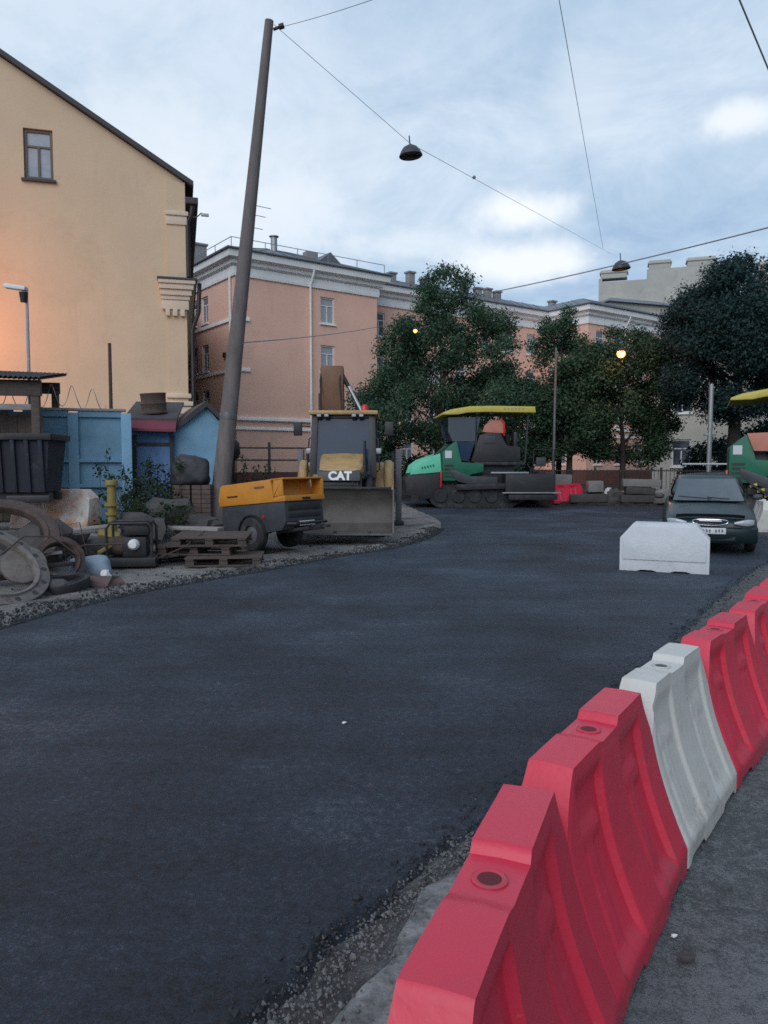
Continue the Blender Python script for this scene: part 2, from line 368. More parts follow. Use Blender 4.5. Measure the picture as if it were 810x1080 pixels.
def dense(pts, step=.12, jit=.05, seed=0):
    out = []
    for a, b in zip(pts[:-1], pts[1:]):
        n = max(1, int((b - a).length / step))
        st = max(1, n)
        for i in range(st):
            p = a.lerp(b, i / st)
            t = (b - a).normalized(); q = Vector((-t.y, t.x, 0))
            j = jit * (nz(p.x, p.y, 3.0, seed) * 1.2 + nz(p.x, p.y, 9.0, seed + 1) * .8)
            out.append(p + q * j)
    out.append(pts[-1]); return out
def smooth_poly(pts, it=2):
    for _ in range(it):
        o = [pts[0]]
        for a, b in zip(pts[:-1], pts[1:]): o += [a.lerp(b, .25), a.lerp(b, .75)]
        o.append(pts[-1]); pts = o
    return pts
LEs, REs = smooth_poly(LE), smooth_poly(RE)
def xe_left(y):
    for a, b in zip(LEs[:-1], LEs[1:]):
        if a.y <= y <= b.y and b.y > a.y: return a.x + (b.x - a.x) * (y - a.y) / (b.y - a.y)
    return .8
def xe_right(y):
    for a, b in zip(REs[:-1], REs[1:]):
        if a.y <= y <= b.y and b.y > a.y: return a.x + (b.x - a.x) * (y - a.y) / (b.y - a.y)
    return 30
def ground_mat(name, stops, sc=.8, fine=40, rough=.9, bump=.5, bdist=.02, spec=.3, streak=0, wet=None):
    m = bpy.data.materials.new(name); m.use_nodes = True; nt = m.node_tree; L = nt.links.new
    b = nt.nodes['Principled BSDF']; b.inputs['Roughness'].default_value = rough; b.inputs['Specular IOR Level'].default_value = spec
    tc = nn(nt, 'ShaderNodeTexCoord')
    def nz_(scale, det=8, ro=.65, sq=None):
        n = nn(nt, 'ShaderNodeTexNoise'); n.inputs['Scale'].default_value = scale; n.inputs['Detail'].default_value = det; n.inputs['Roughness'].default_value = ro
        if sq:
            mp = nn(nt, 'ShaderNodeMapping'); mp.inputs['Scale'].default_value = sq[0]; mp.inputs['Rotation'].default_value = (0, 0, sq[1]); L(tc.outputs['Object'], mp.inputs[0]); L(mp.outputs[0], n.inputs['Vector'])
        else: L(tc.outputs['Object'], n.inputs['Vector'])
        return n.outputs['Fac']
    a = nz_(sc); f0 = nz_(fine, 4, .75); f1 = nz_(fine * .28, 6, .75)
    fm = nn(nt, 'ShaderNodeMath', operation='ADD'); L(f0, fm.inputs[0]); L(f1, fm.inputs[1]); fh = nn(nt, 'ShaderNodeMath', operation='MULTIPLY'); L(fm.outputs[0], fh.inputs[0]); fh.inputs[1].default_value = .5; f = fh.outputs[0]
    ad = nn(nt, 'ShaderNodeMath', operation='MULTIPLY_ADD'); L(f, ad.inputs[0]); ad.inputs[1].default_value = .62; 
    ml = nn(nt, 'ShaderNodeMath', operation='MULTIPLY'); L(a, ml.inputs[0]); ml.inputs[1].default_value = .38; L(ml.outputs[0], ad.inputs[2])
    src = ad.outputs[0]
    if streak:
        s1 = nz_(1.0, 5, .6, ((.25, 3.2, 1), streak))
        mb = nn(nt, 'ShaderNodeMath', operation='MULTIPLY_ADD'); L(s1, mb.inputs[0]); mb.inputs[1].default_value = .12
        sb = nn(nt, 'ShaderNodeMath', operation='MULTIPLY_ADD'); L(src, sb.inputs[0]); sb.inputs[1].default_value = .95; sb.inputs[2].default_value = -.035
        L(sb.outputs[0], mb.inputs[2]); src = mb.outputs[0]
    cr = nn(nt, 'ShaderNodeValToRGB'); els = cr.color_ramp.elements
    els[0].position, els[0].color = stops[0][0], (*stops[0][1], 1); els[1].position, els[1].color = stops[-1][0], (*stops[-1][1], 1)
    for p, c in stops[1:-1]: els.new(p).color = (*c, 1)
    L(src, cr.inputs[0]); out = cr.outputs[0]
    if wet:
        w = nz_(wet[0], 6, .6)
        mr = nn(nt, 'ShaderNodeMapRange'); mr.inputs[1].default_value = wet[1]; mr.inputs[2].default_value = wet[1] + .1; mr.inputs[4].default_value = wet[3]; L(w, mr.inputs[0])
        mm = nn(nt, 'ShaderNodeMix', data_type='RGBA'); L(mr.outputs[0], mm.inputs['Factor']); L(out, mm.inputs['A']); mm.inputs['B'].default_value = (*wet[2], 1); out = mm.outputs['Result']
    L(out, b.inputs['Base Color'])
    g = nz_(fine * 2.2, 4, .7)
    bp = nn(nt, 'ShaderNodeBump'); bp.inputs['Strength'].default_value = bump; bp.inputs['Distance'].default_value = bdist; L(g, bp.inputs['Height'])
    L(bp.outputs[0], b.inputs['Normal'])
    return m
def speckle_asphalt(name, base, light, dark, rough, streak=None, patch=None, spec=.35):
    m = ground_mat(name, [(.42, dark), (.485, base), (.535, tuple(min(1, c * 1.7) for c in base)), (.62, light)], .5, 75, rough, 1.0, .022, spec, streak or 0, patch)
    return m
M['asphalt'] = speckle_asphalt('fresh_asphalt', (.0195,.0305,.047), (.155,.18,.205), (.003,.006,.010), .66, R(-62), (.9, .66, (.16,.15,.14), .4), spec=.5)
M['oldasphalt'] = speckle_asphalt('old_asphalt', (.165,.18,.185), (.28,.29,.29), (.115,.125,.13), .85, None, (1.6, .57, (.05,.052,.053), .6), spec=.25)
M['dirt'] = ground_mat('trampled_dirt', [(.34,(.075,.07,.066)), (.48,(.2,.187,.175)), (.58,(.3,.283,.265)), (.7,(.38,.36,.34))], 1.1, 22, .95, .9, .03, .2, wet=(.7, .56, (.045,.043,.042), .8))
M['darkdirt'] = ground_mat('dark_soil', [(.34,(.012,.011,.01)), (.5,(.035,.031,.027)), (.7,(.09,.08,.07))], 1.3, 20, .95, .9, .04, .2)
M['gravel'] = ground_mat('gravel_strip', [(.36,(.05,.05,.05)), (.48,(.13,.132,.13)), (.6,(.22,.222,.22)), (.75,(.32,.32,.315))], 2.5, 30, .95, 1.0, .04, .2)
# base sheet, out to the horizon
g = MB().quad((-900,-300,-.16), (900,-300,-.16), (900,1500,-.16), (-900,1500,-.16)).build('ground', M['darkdirt']); tag(g, kind='structure')
# fresh asphalt
OUT = -1
edge = dense(LEs, .12, .07, 2) + dense(list(reversed(smooth_poly(FE))), .4, .05, 5) + dense(list(reversed(REs)), .10, .05, 8)
bm = bmesh.new(); vs = [bm.verts.new((p.x, p.y, 0)) for p in edge]
n = len(edge); lo = []
for i, p in enumerate(edge):
    d = (edge[(i+1) % n] - edge[i-1]); d.normalize(); q = Vector((-d.y, d.x, 0)) * (-1)
    q = q * (.10 + .05 * nz(p.x, p.y, 4, 12)) * OUT
    lo.append(bm.verts.new((p.x + q.x, p.y + q.y, -.07)))
es = [bm.edges.new((vs[i], vs[(i+1) % n])) for i in range(n)]
bmesh.ops.triangle_fill(bm, use_beauty=True, use_dissolve=False, edges=es)
for i in range(n): bm.faces.new((vs[i], vs[(i+1) % n], lo[(i+1) % n], lo[i]))
bmesh.ops.recalc_face_normals(bm, faces=bm.faces)
me = bpy.data.meshes.new('road'); bm.to_mesh(me); bm.free(); me.materials.append(M['asphalt'])
road = bpy.data.objects.new('road', me); COL.objects.link(road); tag(road, kind='structure')
# left yard: trampled ground rising away from the road
def sst(a, b, x):
    t = max(0, min(1, (x - a) / (b - a))); return t * t * (3 - 2 * t)
def yard_z(x, y):
    d = xe_left(y) - x
    h = .42 * sst(2.2, 4.2, d) * (1 - sst(15.5, 19.5, y) * .75)
    rough = sst(.15, .9, d)
    h += rough * (.035 * nz(x, y, 1.7) + .028 * nz(x, y, 5, 3)) * (1.0 - .5 * sst(13, 15, y))
    h += .07 * sst(.0, .25, d) * sst(.9, .3, d) * max(0, nz(x, y, 2.6, 6) + .35) 
    return h - .012 + .02 * sst(0, .3, d)
def strip_mesh(name, ys, xs_of, zf, mt):
    b = MB(); rows = []
    for y in ys:
        rows.append([(x, y, zf(x, y)) for x in xs_of(y)])
    m = len(rows[0]); vs = [p for r in rows for p in r]
    b.add(vs, [(k*m+i, k*m+i+1, (k+1)*m+i+1, (k+1)*m+i) for k in range(len(rows)-1) for i in range(m-1)], True)
    return b.build(name, mt, merge=False)
ys = [-4 + i * .14 for i in range(int(38 / .14))]
offs = [-.12, 0, .06, .12, .2, .3, .4, .52, .66, .8, .95, 1.1, 1.3, 1.5, 1.75, 2, 2.3, 2.6, 2.9, 3.2, 3.5, 3.8, 4.2, 4.8, 5.5, 6.5, 8, 10, 13, 17, 22, 30]
yard = strip_mesh('yard_ground', ys, lambda y: [xe_left(y) - o for o in offs], yard_z, M['dirt']); tag(yard, kind='structure')
# right side: gravel trench, concrete kerb, old pavement
BC = [Vector(p) for p in [(-.16,.62,0), (.10,1.30,0), (.518,2.35,0), (1.115,3.277,0), (1.683,4.063,0), (2.32,4.86,0), (3.02,5.86,0), (3.72,6.86,0), (4.5,7.9,0), (6.0,9.8,0), (8.2,12.4,0), (12,15.4,0), (20,18.4,0), (40,20,0)]]
BC = [Vector((-1.3,-4,0))] + BC
BC = [p + Vector((-.04, .0, 0)) for p in BC]
def off_line(pts, d):
    o = []
    for i, p in enumerate(pts):
        t = (pts[min(i+1, len(pts)-1)] - pts[max(i-1, 0)]).normalized()
        o.append(p + Vector((-t.y, t.x, 0)) * d)
    return o
def ribbon(name, lines, zs, mt, step=.12, zn=0, zseed=0):
    L = [resample(l, step) for l in lines]
    n = min(len(l) for l in L); m = len(L)
    vs = []
    for i in range(n):
        for k in range(m):
            p = L[k][i]; z = zs[k] + zn * (nz(p.x, p.y, 4, zseed) + .6 * nz(p.x, p.y, 11, zseed + 1)) * (0 if k in (0, m-1) else 1)
            vs.append((p.x, p.y, z))
    b = MB().add(vs, [(i*m+k, i*m+k+1, (i+1)*m+k+1, (i+1)*m+k) for i in range(n-1) for k in range(m-1)], True)
    return b.build(name, mt, merge=False)
NS = 260
def resample(pts, step):
    d = [0]
    for a, b in zip(pts[:-1], pts[1:]): d.append(d[-1] + (b - a).length)
    o = []
    for i in range(NS):
        # denser near the camera
        t = d[-1] * (i / (NS - 1)) ** 1.6; k = 0
        while k < len(d) - 2 and d[k+1] < t: k += 1
        o.append(pts[k].lerp(pts[k+1], (t - d[k]) / max(1e-6, d[k+1] - d[k])))
    return o
BCs = smooth_poly(BC)
RI = [p + Vector((0,0,0)) for p in off_line(smooth_poly(RE), .02)]
verge = ribbon('gravel_verge', [RI] + [[a.lerp(b, t) for a, b in zip(resample(RI, 0), resample(off_line(BCs, .42), 0))] for t in (.12,.24,.36,.48,.6,.72,.84)] + [off_line(BCs, .42)],
               [-.06, -.035, -.03, -.03, -.03, -.028, -.028, -.026, -.026], M['gravel'], zn=.020, zseed=3); tag(verge, kind='structure')
M['kerbconc'] = mat('dirty_kerb_concrete', (.23,.235,.23), .9, 0, .25, 5, bump=.7, bscale=35, dirt=[((.065,.065,.063), .46, 6, .8), ((.04,.04,.04), .53, 22, .75)])
def jit(l, a, sd): return [p + Vector((a * nz(p.x, p.y, 3, sd) + a * .6 * nz(p.x, p.y, 9, sd + 1), a * nz(p.x, p.y, 3.3, sd + 2), 0)) for p in [l[0].lerp(l[-1], 0)] + [a_.lerp(b_, t / 8) for a_, b_ in zip(l[:-1], l[1:]) for t in range(8)] + [l[-1]]]
kerb = ribbon('kerb', [jit(off_line(BCs, .56), .07, 30), jit(off_line(BCs, .54), .07, 30), jit(off_line(BCs, .50), .05, 30), off_line(BCs, .36), off_line(BCs, .13), off_line(BCs, .12)], [-.12, -.015, -.004, .0, .0, -.1], M['kerbconc'], zn=.014); tag(kerb, kind='structure')
pav = ribbon('pavement', [off_line(BCs, .123), off_line(BCs, -.4), off_line(BCs, -1.2), off_line(BCs, -3), off_line(BCs, -8), off_line(BCs, -18)], [-.012]*6, M['oldasphalt'], zn=.004); tag(pav, kind='structure')
# crushed stones lying in the trench (one uncountable mass)
def stones(name, pts, mt, smin, smax, zf):
    b = MB()
    for x, y in pts:
        r = random.uniform(smin, smax) * (1 if random.random() < .85 else 1.7)
        m = Matrix.Translation((x, y, zf(x, y) + r * .3)) @ Euler([random.uniform(0, 6.28) for _ in range(3)]).to_matrix().to_4x4()
        q = []
        for d in [(1,0,0),(-1,0,0),(0,1,0),(0,-1,0),(0,0,1),(0,0,-1)]:
            q.append(m @ (Vector(d) * r * random.uniform(.6, 1.15)))
        b.add(q, [(0,2,4),(2,1,4),(1,3,4),(3,0,4),(2,0,5),(1,2,5),(3,1,5),(0,3,5)])
    o = b.build(name, mt, merge=False); tag(o, kind='stuff'); return o
pts = []
RIr, Kr = resample(RI, 0), resample(off_line(BCs, .40), 0)
for i in range(NS - 1):
    a, b2 = RIr[i], Kr[i]
    if a.y > 16: break
    seg = (RIr[i+1] - a).length * max(.1, (b2 - a).length)
    for _ in range(int(seg * 1700 * (1 if a.y < 6 else .3)) + (random.random() < .5)):
        t = random.gauss(.40, .20); p = a.lerp(b2, t); q = RIr[i+1].lerp(Kr[i+1], t); p = p.lerp(q, random.random())
        pts.append((p.x, p.y))
M['chip'] = mat('grey_stone_chips', (.125,.126,.125), .9, 0, .45, 14, bump=.3)
st = stones('gravel', pts, M['chip'], .002, .009, lambda x, y: -.012 + .012 * nz(x, y, 4, 3))
pts = []
for i in range(NS - 1):
    a, b2 = RIr[i], Kr[i]
    if a.y > 14: break
    for _ in range(int((RIr[i+1] - a).length * (110 if a.y < 6 else 50)) + 1):
        t = random.gauss(.06, .13); p = a.lerp(b2, t).lerp(RIr[i+1].lerp(Kr[i+1], t), random.random()); pts.append((p.x, p.y))
for _ in range(11000):
    y = random.uniform(5, 19); d = abs(random.gauss(0, .19)) * (1 + .8 * nz(y, 0, .9)) - .08
    pts.append((xe_left(y) - d, y))
M['crumb'] = mat('asphalt_crumbs', (.022,.025,.03), .85, 0, .4, 12, bump=.4)
st3 = stones('asphalt_crumbs', pts, M['crumb'], .004, .014, lambda x, y: (-.004 if x > xe_left(y) + 1 else yard_z(x, y) + .012))
pts = []
for _ in range(650):
    y = random.uniform(6, 17); d = random.gauss(.18, .16) if random.random() < .6 else random.uniform(.2, 5)
    pts.append((xe_left(y) - d, y))
st2 = stones('rubble', pts, M['stone_dark'], .008, .03, yard_z)
# ------------------------------------------------------------------ plastic barriers
def barrier_mesh(L, Hh, wt, wb, cx, cz, seed=0, dip=True, ribs=1.0, hollow=True):
    """closed skin: stations along the length, each a profile base -> crown -> base"""
    rnd = random.Random(seed)
    NSs, NZ = 132, 38
    ss = [-L/2 + L * i / (NSs - 1) for i in range(NSs)]
    def top(s):
        z = Hh; e = L/2 - abs(s)
        if e < cx: z = Hh - cz * (1 - e / cx)
        if dip:
            d = sst(-.17, -.10, s) * sst(.095, .07, s)
            z -= .012 * d
            z -= .018 * sst(.095, .07, s)
        return z
    def hw(t):   # half width as a function of relative height 0..1
        if t < .13: return wb
        q = min(1, (t - .13) / .87)
        return wt + (wb - wt) * (1 - q) ** 1.75
    def panel(s, z, side):
        if not ribs: return 0
        k = 0
        for c, w in ((-.29, .28), (.22, .30)):
            u = (s - c) / (w / 2); lean = .0
            zz = z / Hh
            k = max(k, sst(1.0, .86, abs(u)) * sst(.12, .20, zz) * sst(.93, .80, zz))
        rib = 0
        for c in (-.33, .18):
            rib = max(rib, sst(.050, .03, abs(s - c)) * sst(.1, .3, z / Hh) * sst(.62, .58, z / Hh))
        ledge = 0
        for c in (-.30, .22):
            ledge = max(ledge, sst(.095, .085, abs(s - c)) * sst(.60, .61, z / Hh) * sst(.70, .69, z / Hh))
        return (.028 * k - .012 * rib - .012 * ledge) * ribs
    rings = []
    for s in ss:
        zt = top(s); zb = .0
        if hollow:
            for c in (-.3, .3):
                zb = max(zb, .028 * sst(.13, .09, abs(s - c)))
        prof = []
        for i in range(NZ):
            t = i / (NZ - 1); z = zb + (zt - zb) * t
            w = hw(z / Hh)
            rr = 1
            if t > .965: rr = .965
            prof.append((w * rr - panel(s, z, 1), z))
        e = L/2 - abs(s)
        edge = 1 - .06 * (1 - min(1, e / .02)) ** 2
        ring = [Vector((s, -w * edge + .004 * noise.noise(Vector((s * 4 + seed, z * 4, 1))), z)) for w, z in prof]
        ring += [Vector((s, 0, zt + .003 - 0))]
        ring += [Vector((s, w * edge + .004 * noise.noise(Vector((s * 4 + seed, z * 4, 7))), z)) for w, z in reversed(prof)]
        rings.append(ring)
    b = MB()
    b.loft(rings, caps=True)
    return b
def barrier(name, label, c0, c1, mt, group, seed, cx=.115, cz=.20, L=None, Hh=.75, wt=.077, wb=.255, z=0, dip=True, hole=True):
    c0, c1 = Vector(c0), Vector(c1)
    d = (c1 - c0); L = L or d.length - .012
    o = barrier_mesh(L, Hh, wt, wb, cx, cz, seed, dip, 1.0 if mt is M['barrier_red'] else .55).build(name, mt)
    mid = (c0 + c1) / 2; o.location = (mid.x, mid.y, z); o.rotation_euler = (0, 0, math.atan2(d.y, d.x))
    tag(o, label, 'barrier', group)
    if hole:
        h = MB()
        h.lathe([(.029, -.03), (.029, .003), (.038, .006), (.044, .003), (.044, -.01)], 24)
        h2 = h.build('filler_neck', mt, o, loc=(-.03, 0, Hh - .0275))
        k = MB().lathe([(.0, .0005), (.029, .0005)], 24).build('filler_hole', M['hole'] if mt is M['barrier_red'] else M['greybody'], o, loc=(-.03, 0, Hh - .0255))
    return o
BG = 'plastic road barriers along the new asphalt'
cs = [Vector(p) for p in [(.10,1.245,0), (.518,2.29,0), (1.105,3.22,0), (1.675,4.0,0), (2.31,4.80,0), (3.0,5.80,0), (3.75,6.9,0)]]
cs = [p + Vector((-.05, -.025, 0)) for p in cs]
cs[0] = cs[1] - (cs[1] - cs[0]).normalized() * 1.13
barrier('road_barrier', 'red plastic barrier closest to the viewer, with a round filling hole on its worn top', cs[0], cs[1], M['barrier_red'], BG, 1)
barrier('road_barrier', 'red plastic barrier touching the white one on its near end', cs[1], cs[2], M['barrier_red'], BG, 2)
barrier('road_barrier', 'dirty white plastic barrier standing in the row between red ones', cs[2], cs[3], M['barrier_white'], BG, 3)
barrier('road_barrier', 'red plastic barrier just beyond the white one in the row', cs[3], cs[4], M['barrier_red'], BG, 4)
barrier('road_barrier', 'red plastic barrier cut by the picture edge, second beyond the white one', cs[4], cs[5], M['barrier_red'], BG, 5)
barrier('road_barrier', 'last and farthest red plastic barrier of the row, only partly inside the picture', cs[5], cs[6], M['barrier_red'], BG, 6)
# white block across the road
a, b_ = G(655, 599), G(748, 604)
mid = (a + b_) / 2; d = b_ - a; Lb = d.length
rb = MB(); rings = []
for y, ins in ((-.27, .03), (-.25, .0), (.25, .0), (.27, .03)):
    zt = .735 - ins * .3; x = Lb/2 - ins * .2
    rings.append([Vector(p) for p in [(-x,y,.0), (-x*.62,y,.0), (-x*.50,y,.022), (-x*.26,y,.022), (-x*.14,y,.0), (x*.14,y,.0), (x*.26,y,.022), (x*.50,y,.022), (x*.62,y,.0), (x,y,.0), (x,y,.165), (x,y,zt-.225), (x-.19,y,zt), (-x+.19,y,zt), (-x,y,zt-.225), (-x,y,.165)]])
rb.loft([rings[1], rings[2]], smooth=False)
for s_ in (-1, 1):    # raised face panel above a foot band on each long side
    pr = [(-Lb/2+.045,.18), (Lb/2-.045,.18), (Lb/2-.045,.50), (Lb/2-.215,.705), (-Lb/2+.215,.705), (-Lb/2+.045,.50)]
    rb.prism(pr, 'y', s_ * .252, s_ * .268)
o = rb.build('concrete_block', mat('whitewashed_concrete', (.58,.60,.62), .8, 0, .10, 3, bump=.25, bscale=30, dirt=[((.36,.35,.33), .56, 2.5, .5)]), None, bevel=.012)
o.location = (mid.x, mid.y, 0); o.rotation_euler = (0, 0, math.atan2(d.y, d.x))
tag(o, 'pale white block with cut-off top corners standing alone on the fresh asphalt before the car', 'road block')
barrier('road_barrier', 'white plastic barrier standing behind the right rear of the green car', (9.12, 18.0, 0), (9.5, 19.2, 0), M['barrier_white'], 'far barriers', 11)
# by the rubble at the far kerb
barrier('road_barrier', 'red plastic barrier by the rubble on the far kerb beside the left paver', P(581, 530, 29.5), P(613, 530, 30.0), M['barrier_red'], 'far barriers', 12, z=.05)
barrier('road_barrier', 'small white plastic barrier end among the rubble on the far kerb', P(640, 530, 29.6), P(643, 530, 30.8), M['barrier_white'], 'far barriers', 13, z=.02, Hh=.6)
barrier('road_barrier', 'rust-stained white plastic barrier lying among junk under the dark skip', P(15, 555, 14.6) , P(105, 555, 14.3), M['barrier_orange'], 'far barriers', 14, z=.42, Hh=.74, cx=.16, cz=.17, wt=.17, wb=.27, L=1.6, dip=False, hole=False)

# ------------------------------------------------------------------ the saloon car
def make_car(loc, rz, label, paint, detail=True):
    t = thing('parked_car', label, 'car', loc, rz, 'parked saloon cars')
    # local: front at y=0 facing -y, rear at y=4.2
    def ring(y, w, z0, z1, rt=.16, rb=.08, top_w=None):
        tw = top_w or w - .10; p = []
        zm = z0 + (z1 - z0) * .55
        half = [(w * .55, z0), (w - rb * .6, z0 + .015), (w - .02, z0 + rb + .04), (w, zm - .06), (w - .005, zm + .06), (w - .03, z1 - rt * .7), (tw, z1 - .03), (tw * .72, z1), (tw * .36, z1 + .012), (0, z1 + .016)]
        for x, z in half: p.append(Vector((x, y, z)))
        for x, z in reversed(half[:-1]): p.append(Vector((-x, y, z)))
        return p
    st = [(-.02, .60, .30, .55, .05), (.03, .71, .24, .60, .06), (.12, .775, .21, .655, .08), (.28, .81, .20, .715, .12), (.6, .828, .19, .79, .14), (1.0, .836, .19, .87, .14), (1.35, .84, .19, .925, .12),
          (2.0, .842, .19, .94, .1), (3.0, .842, .19, .945, .1), (3.5, .835, .2, .96, .1), (3.95, .80, .23, .95, .1), (4.14, .74, .28, .90, .08), (4.19, .66, .36, .80, .06)]
    b = MB(); b.loft([ring(y, w, z0, z1, rt) for y, w, z0, z1, rt in st])
    body = b.build('body', paint, t, sub=1)
    # greenhouse
    def gr(z, y0, y1, w0, w1, r=.12):
        p = []
        pts = [(-w0, y0 + .10), (-w0 * .8, y0 + .03), (-w0 * .4, y0), (0, y0 - .012), (w0 * .4, y0), (w0 * .8, y0 + .03), (w0, y0 + .10), (w1 + .0, (y0 + y1) / 2), (w1, y1 - .1), (w1 * .8, y1 - .02), (0, y1), (-w1 * .8, y1 - .02), (-w1, y1 - .1), (-w1, (y0 + y1) / 2)]
        return [Vector((x, y, z)) for x, y in pts]
    gs = [gr(.90, 1.10, 3.72, .74, .74), gr(1.10, 1.48, 3.42, .69, .70), gr(1.30, 1.86, 3.14, .60, .62), gr(1.385, 2.06, 3.0, .545, .56), gr(1.425, 2.26, 2.84, .44, .45), gr(1.434, 2.5, 2.6, .2, .2)]
    MB().loft(gs).build('cabin', paint, t, sub=1)
    # windscreen laid 8 mm proud of the cabin slope
    def ws(y0, y1, k0, k1, z0, z1, off):
        rows = []
        for i in range(9):
            u = i / 8; z = z0 + (z1 - z0) * u; w = k0 + (k1 - k0) * u
            r = []
            for j in range(9):
                s = -1 + 2 * j / 8
                yb = y0 + (y1 - y0) * u + .07 * s ** 4 + .02 * s * s
                r.append(Vector((w * s, yb - off, z)))
            rows.append(r)
        return rows
    rows = ws(1.125, 1.95, .645, .525, .925, 1.335, .045)
    v = [p for r in rows for p in r]
    MB().add(v, [(i*9+j, i*9+j+1, (i+1)*9+j+1, (i+1)*9+j) for i in range(8) for j in range(8)], True).build('windscreen', M['carglass'], t)
    for sx in (-1, 1):
        q = [Vector((sx * x, y, z)) for x, y, z in [(.752,1.55,.95), (.752,3.42,.95), (.66,2.98,1.31), (.64,2.02,1.31)]]
        MB().quad(*q).build('side_window', M['glass'], t)
        # wheel
        for y in (.78, 3.3):
            wl = MB().lathe([(.17, -.08), (.26, -.085), (.285, -.06), (.29, 0), (.285, .06), (.26, .085), (.17, .08)], 28, axis='x').build('wheel', M['rubber'], t, loc=(sx * .73, y, .29))
            MB().lathe([(0, sx * .065), (.10, sx * .075), (.165, sx * .06), (.172, sx * .085)], 20, axis='x').build('rim', M['galv'], wl)
        # mirror
        mb = MB(); mb.loft([[Vector((sx * (.80 + dx), 1.42 + yy, 1.0 + zz)) for yy, zz in [(-.05 * k, -.06 * k), (.04 * k, -.07 * k), (.05 * k, .05 * k), (-.03 * k, .06 * k)]] for dx, k in ((0, .5), (.05, 1), (.16, 1.05), (.2, .7))])
        mb.build('mirror', M['black'], t, sub=1)
        # headlamp: a bulging teardrop wrapped round the corner
        h = MB(); rows = []
        for i in range(7):
            u = i / 6; x = .40 + .33 * u
            zc = .575 + .015 * u; hh = (.022 + .038 * math.sin(min(1, u * 1.15) * math.pi * .62)) * (1 if u < .9 else .8)
            yb = -.035 + .05 * u * u + .06 * u ** 5
            rows.append([Vector((sx * x, yb - .028 * math.cos(q) - .004, zc + hh * math.sin(q))) for q in [R(-90 + 180 * k / 8) for k in range(9)]])
        v = [p for r in rows for p in r]
        h.add(v, [(i*9+j, i*9+j+1, (i+1)*9+j+1, (i+1)*9+j) for i in range(6) for j in range(8)], True)
        h.build('headlight', M['headlamp'], t)
    # bumper
    bp = MB(); pts = []
    rings = []
    for i in range(15):
        s = -1 + 2 * i / 14; x = s * .80; y = -.075 + .03 * s * s + .16 * s ** 6
        rings.append([Vector((x, y + dy, z)) for dy, z in [(.10, .22), (.02, .215), (-.005, .25), (-.02, .33), (-.03, .42), (-.02, .475), (.02, .50), (.10, .50)]])
    bp.loft(rings).build('bumper', paint, t)
    MB().box(-.42, .42, -.085, -.06, .26, .34).build('air_intake', M['black'], t, bevel=.01)
    # grille: dark oval with a chrome rim and a bar
    N = 26; gr_ = MB(); rim = []
    for i in range(N):
        a = 2 * math.pi * i / N; x = .30 * math.copysign(abs(math.cos(a)) ** .7, math.cos(a)); z = .585 + .055 * math.copysign(abs(math.sin(a)) ** .9, math.sin(a)) - .012 * (x / .3) ** 2 * (-1)
        rim.append(Vector((x, -.055 + .06 * (x / .33) ** 2, z)))
    gr_.add(rim, [tuple(range(N))]); g = gr_.build('grille', M['black'], t)
    MB().tube([p + Vector((0, -.006, 0)) for p in rim], .009, 6, closed=True).build('grille_rim', M['chrome'], g)
    MB().box(-.19, .19, -.072, -.060, .598, .622).build('grille_bar', M['chrome'], g, bevel=.004)
    pl = MB().box(-.26, .26, -.125, -.115, .385, .495).build('number_plate', M['plate'], t, bevel=.003)
    mk = MB(); rr = random.Random(3)
    for i in range(9):
        if i in (1, 5): continue
        x = -.215 + i * .052
        mk.obox((x, -.1265, .44 + rr.uniform(-.004, .004)), (.027, .002, .055), (0, rr.uniform(-.2, .2), 0))
    mk.build('plate_lettering', M['plate_dark'], pl)
    # bonnet deflector
    d = MB(); top = []
    for i in range(13):
        s = -1 + 2 * i / 12; x = .58 * s; y = .10 + .03 * s * s
        top.append((x, y))
    vs = [Vector((x, y, .675 - .02 * (x/.58)**4)) for x, y in top] + [Vector((x, y - .05, .735 - .02 * (x/.58)**4)) for x, y in top] + [Vector((x, y - .035, .737 - .02 * (x/.58)**4)) for x, y in top] + [Vector((x, y + .02, .675 - .02 * (x/.58)**4)) for x, y in top]
    m = 13
    d.add(vs, [(r*m+i, r*m+i+1, (r+1)*m+i+1, (r+1)*m+i) for r in range(3) for i in range(m-1)], True); d.build('bonnet_deflector', M['black'], t)
    for x0, x1, z0 in ((-.55, .06, .985), (-.02, .38, .975)):
        MB().tube([(x0, 1.14, z0 + .02), ((x0 + x1) / 2, 1.125, z0), (x1, 1.10, .965)], .011, 5).build('wiper', M['black'], t)
    MB().tube([(0, 2.2, 1.42), (0, 2.26, 1.47), (0, 2.6, 1.56)], .006, 5).build('aerial', M['black'], t)
    return t
cx = G(748, 578)
make_car((5.93, 13.75, 0), R(-21), 'dark green saloon car parked facing the viewer behind the pale road block', M['car'])

# ------------------------------------------------------------------ wheels
def big_wheel(parent, x, y, r, w, name='wheel', rim=None):
    prof = [(r*.55, -w*.42), (r*.75, -w/2), (r*.94, -w*.47), (r, -w*.3), (r, w*.3), (r*.94, w*.47), (r*.75, w/2), (r*.55, w*.42)]
    b = MB().lathe(prof, 32, axis='x')
    for i in range(22):                       # tread lugs
        a = 2 * math.pi * i / 22
        for s in (-1, 1):
            a2 = a + (.14 if s > 0 else 0)
            b.obox((s * w * .22, math.cos(a2) * r * 1.005, math.sin(a2) * r * 1.005), (w * .44, .045 * r / .6, .05 * r / .6), (a2, 0, 0))
    o = b.build(name, M['rubber'], parent, loc=(x, y, r))
    MB().lathe([(0, -w*.2), (r*.3, -w*.22), (r*.5, -w*.12), (r*.56, -w*.4), (r*.56, w*.4), (r*.5, w*.12), (r*.3, w*.22), (0, w*.2)], 24, axis='x').build('rim', rim or M['catyellow'], o)
    return o
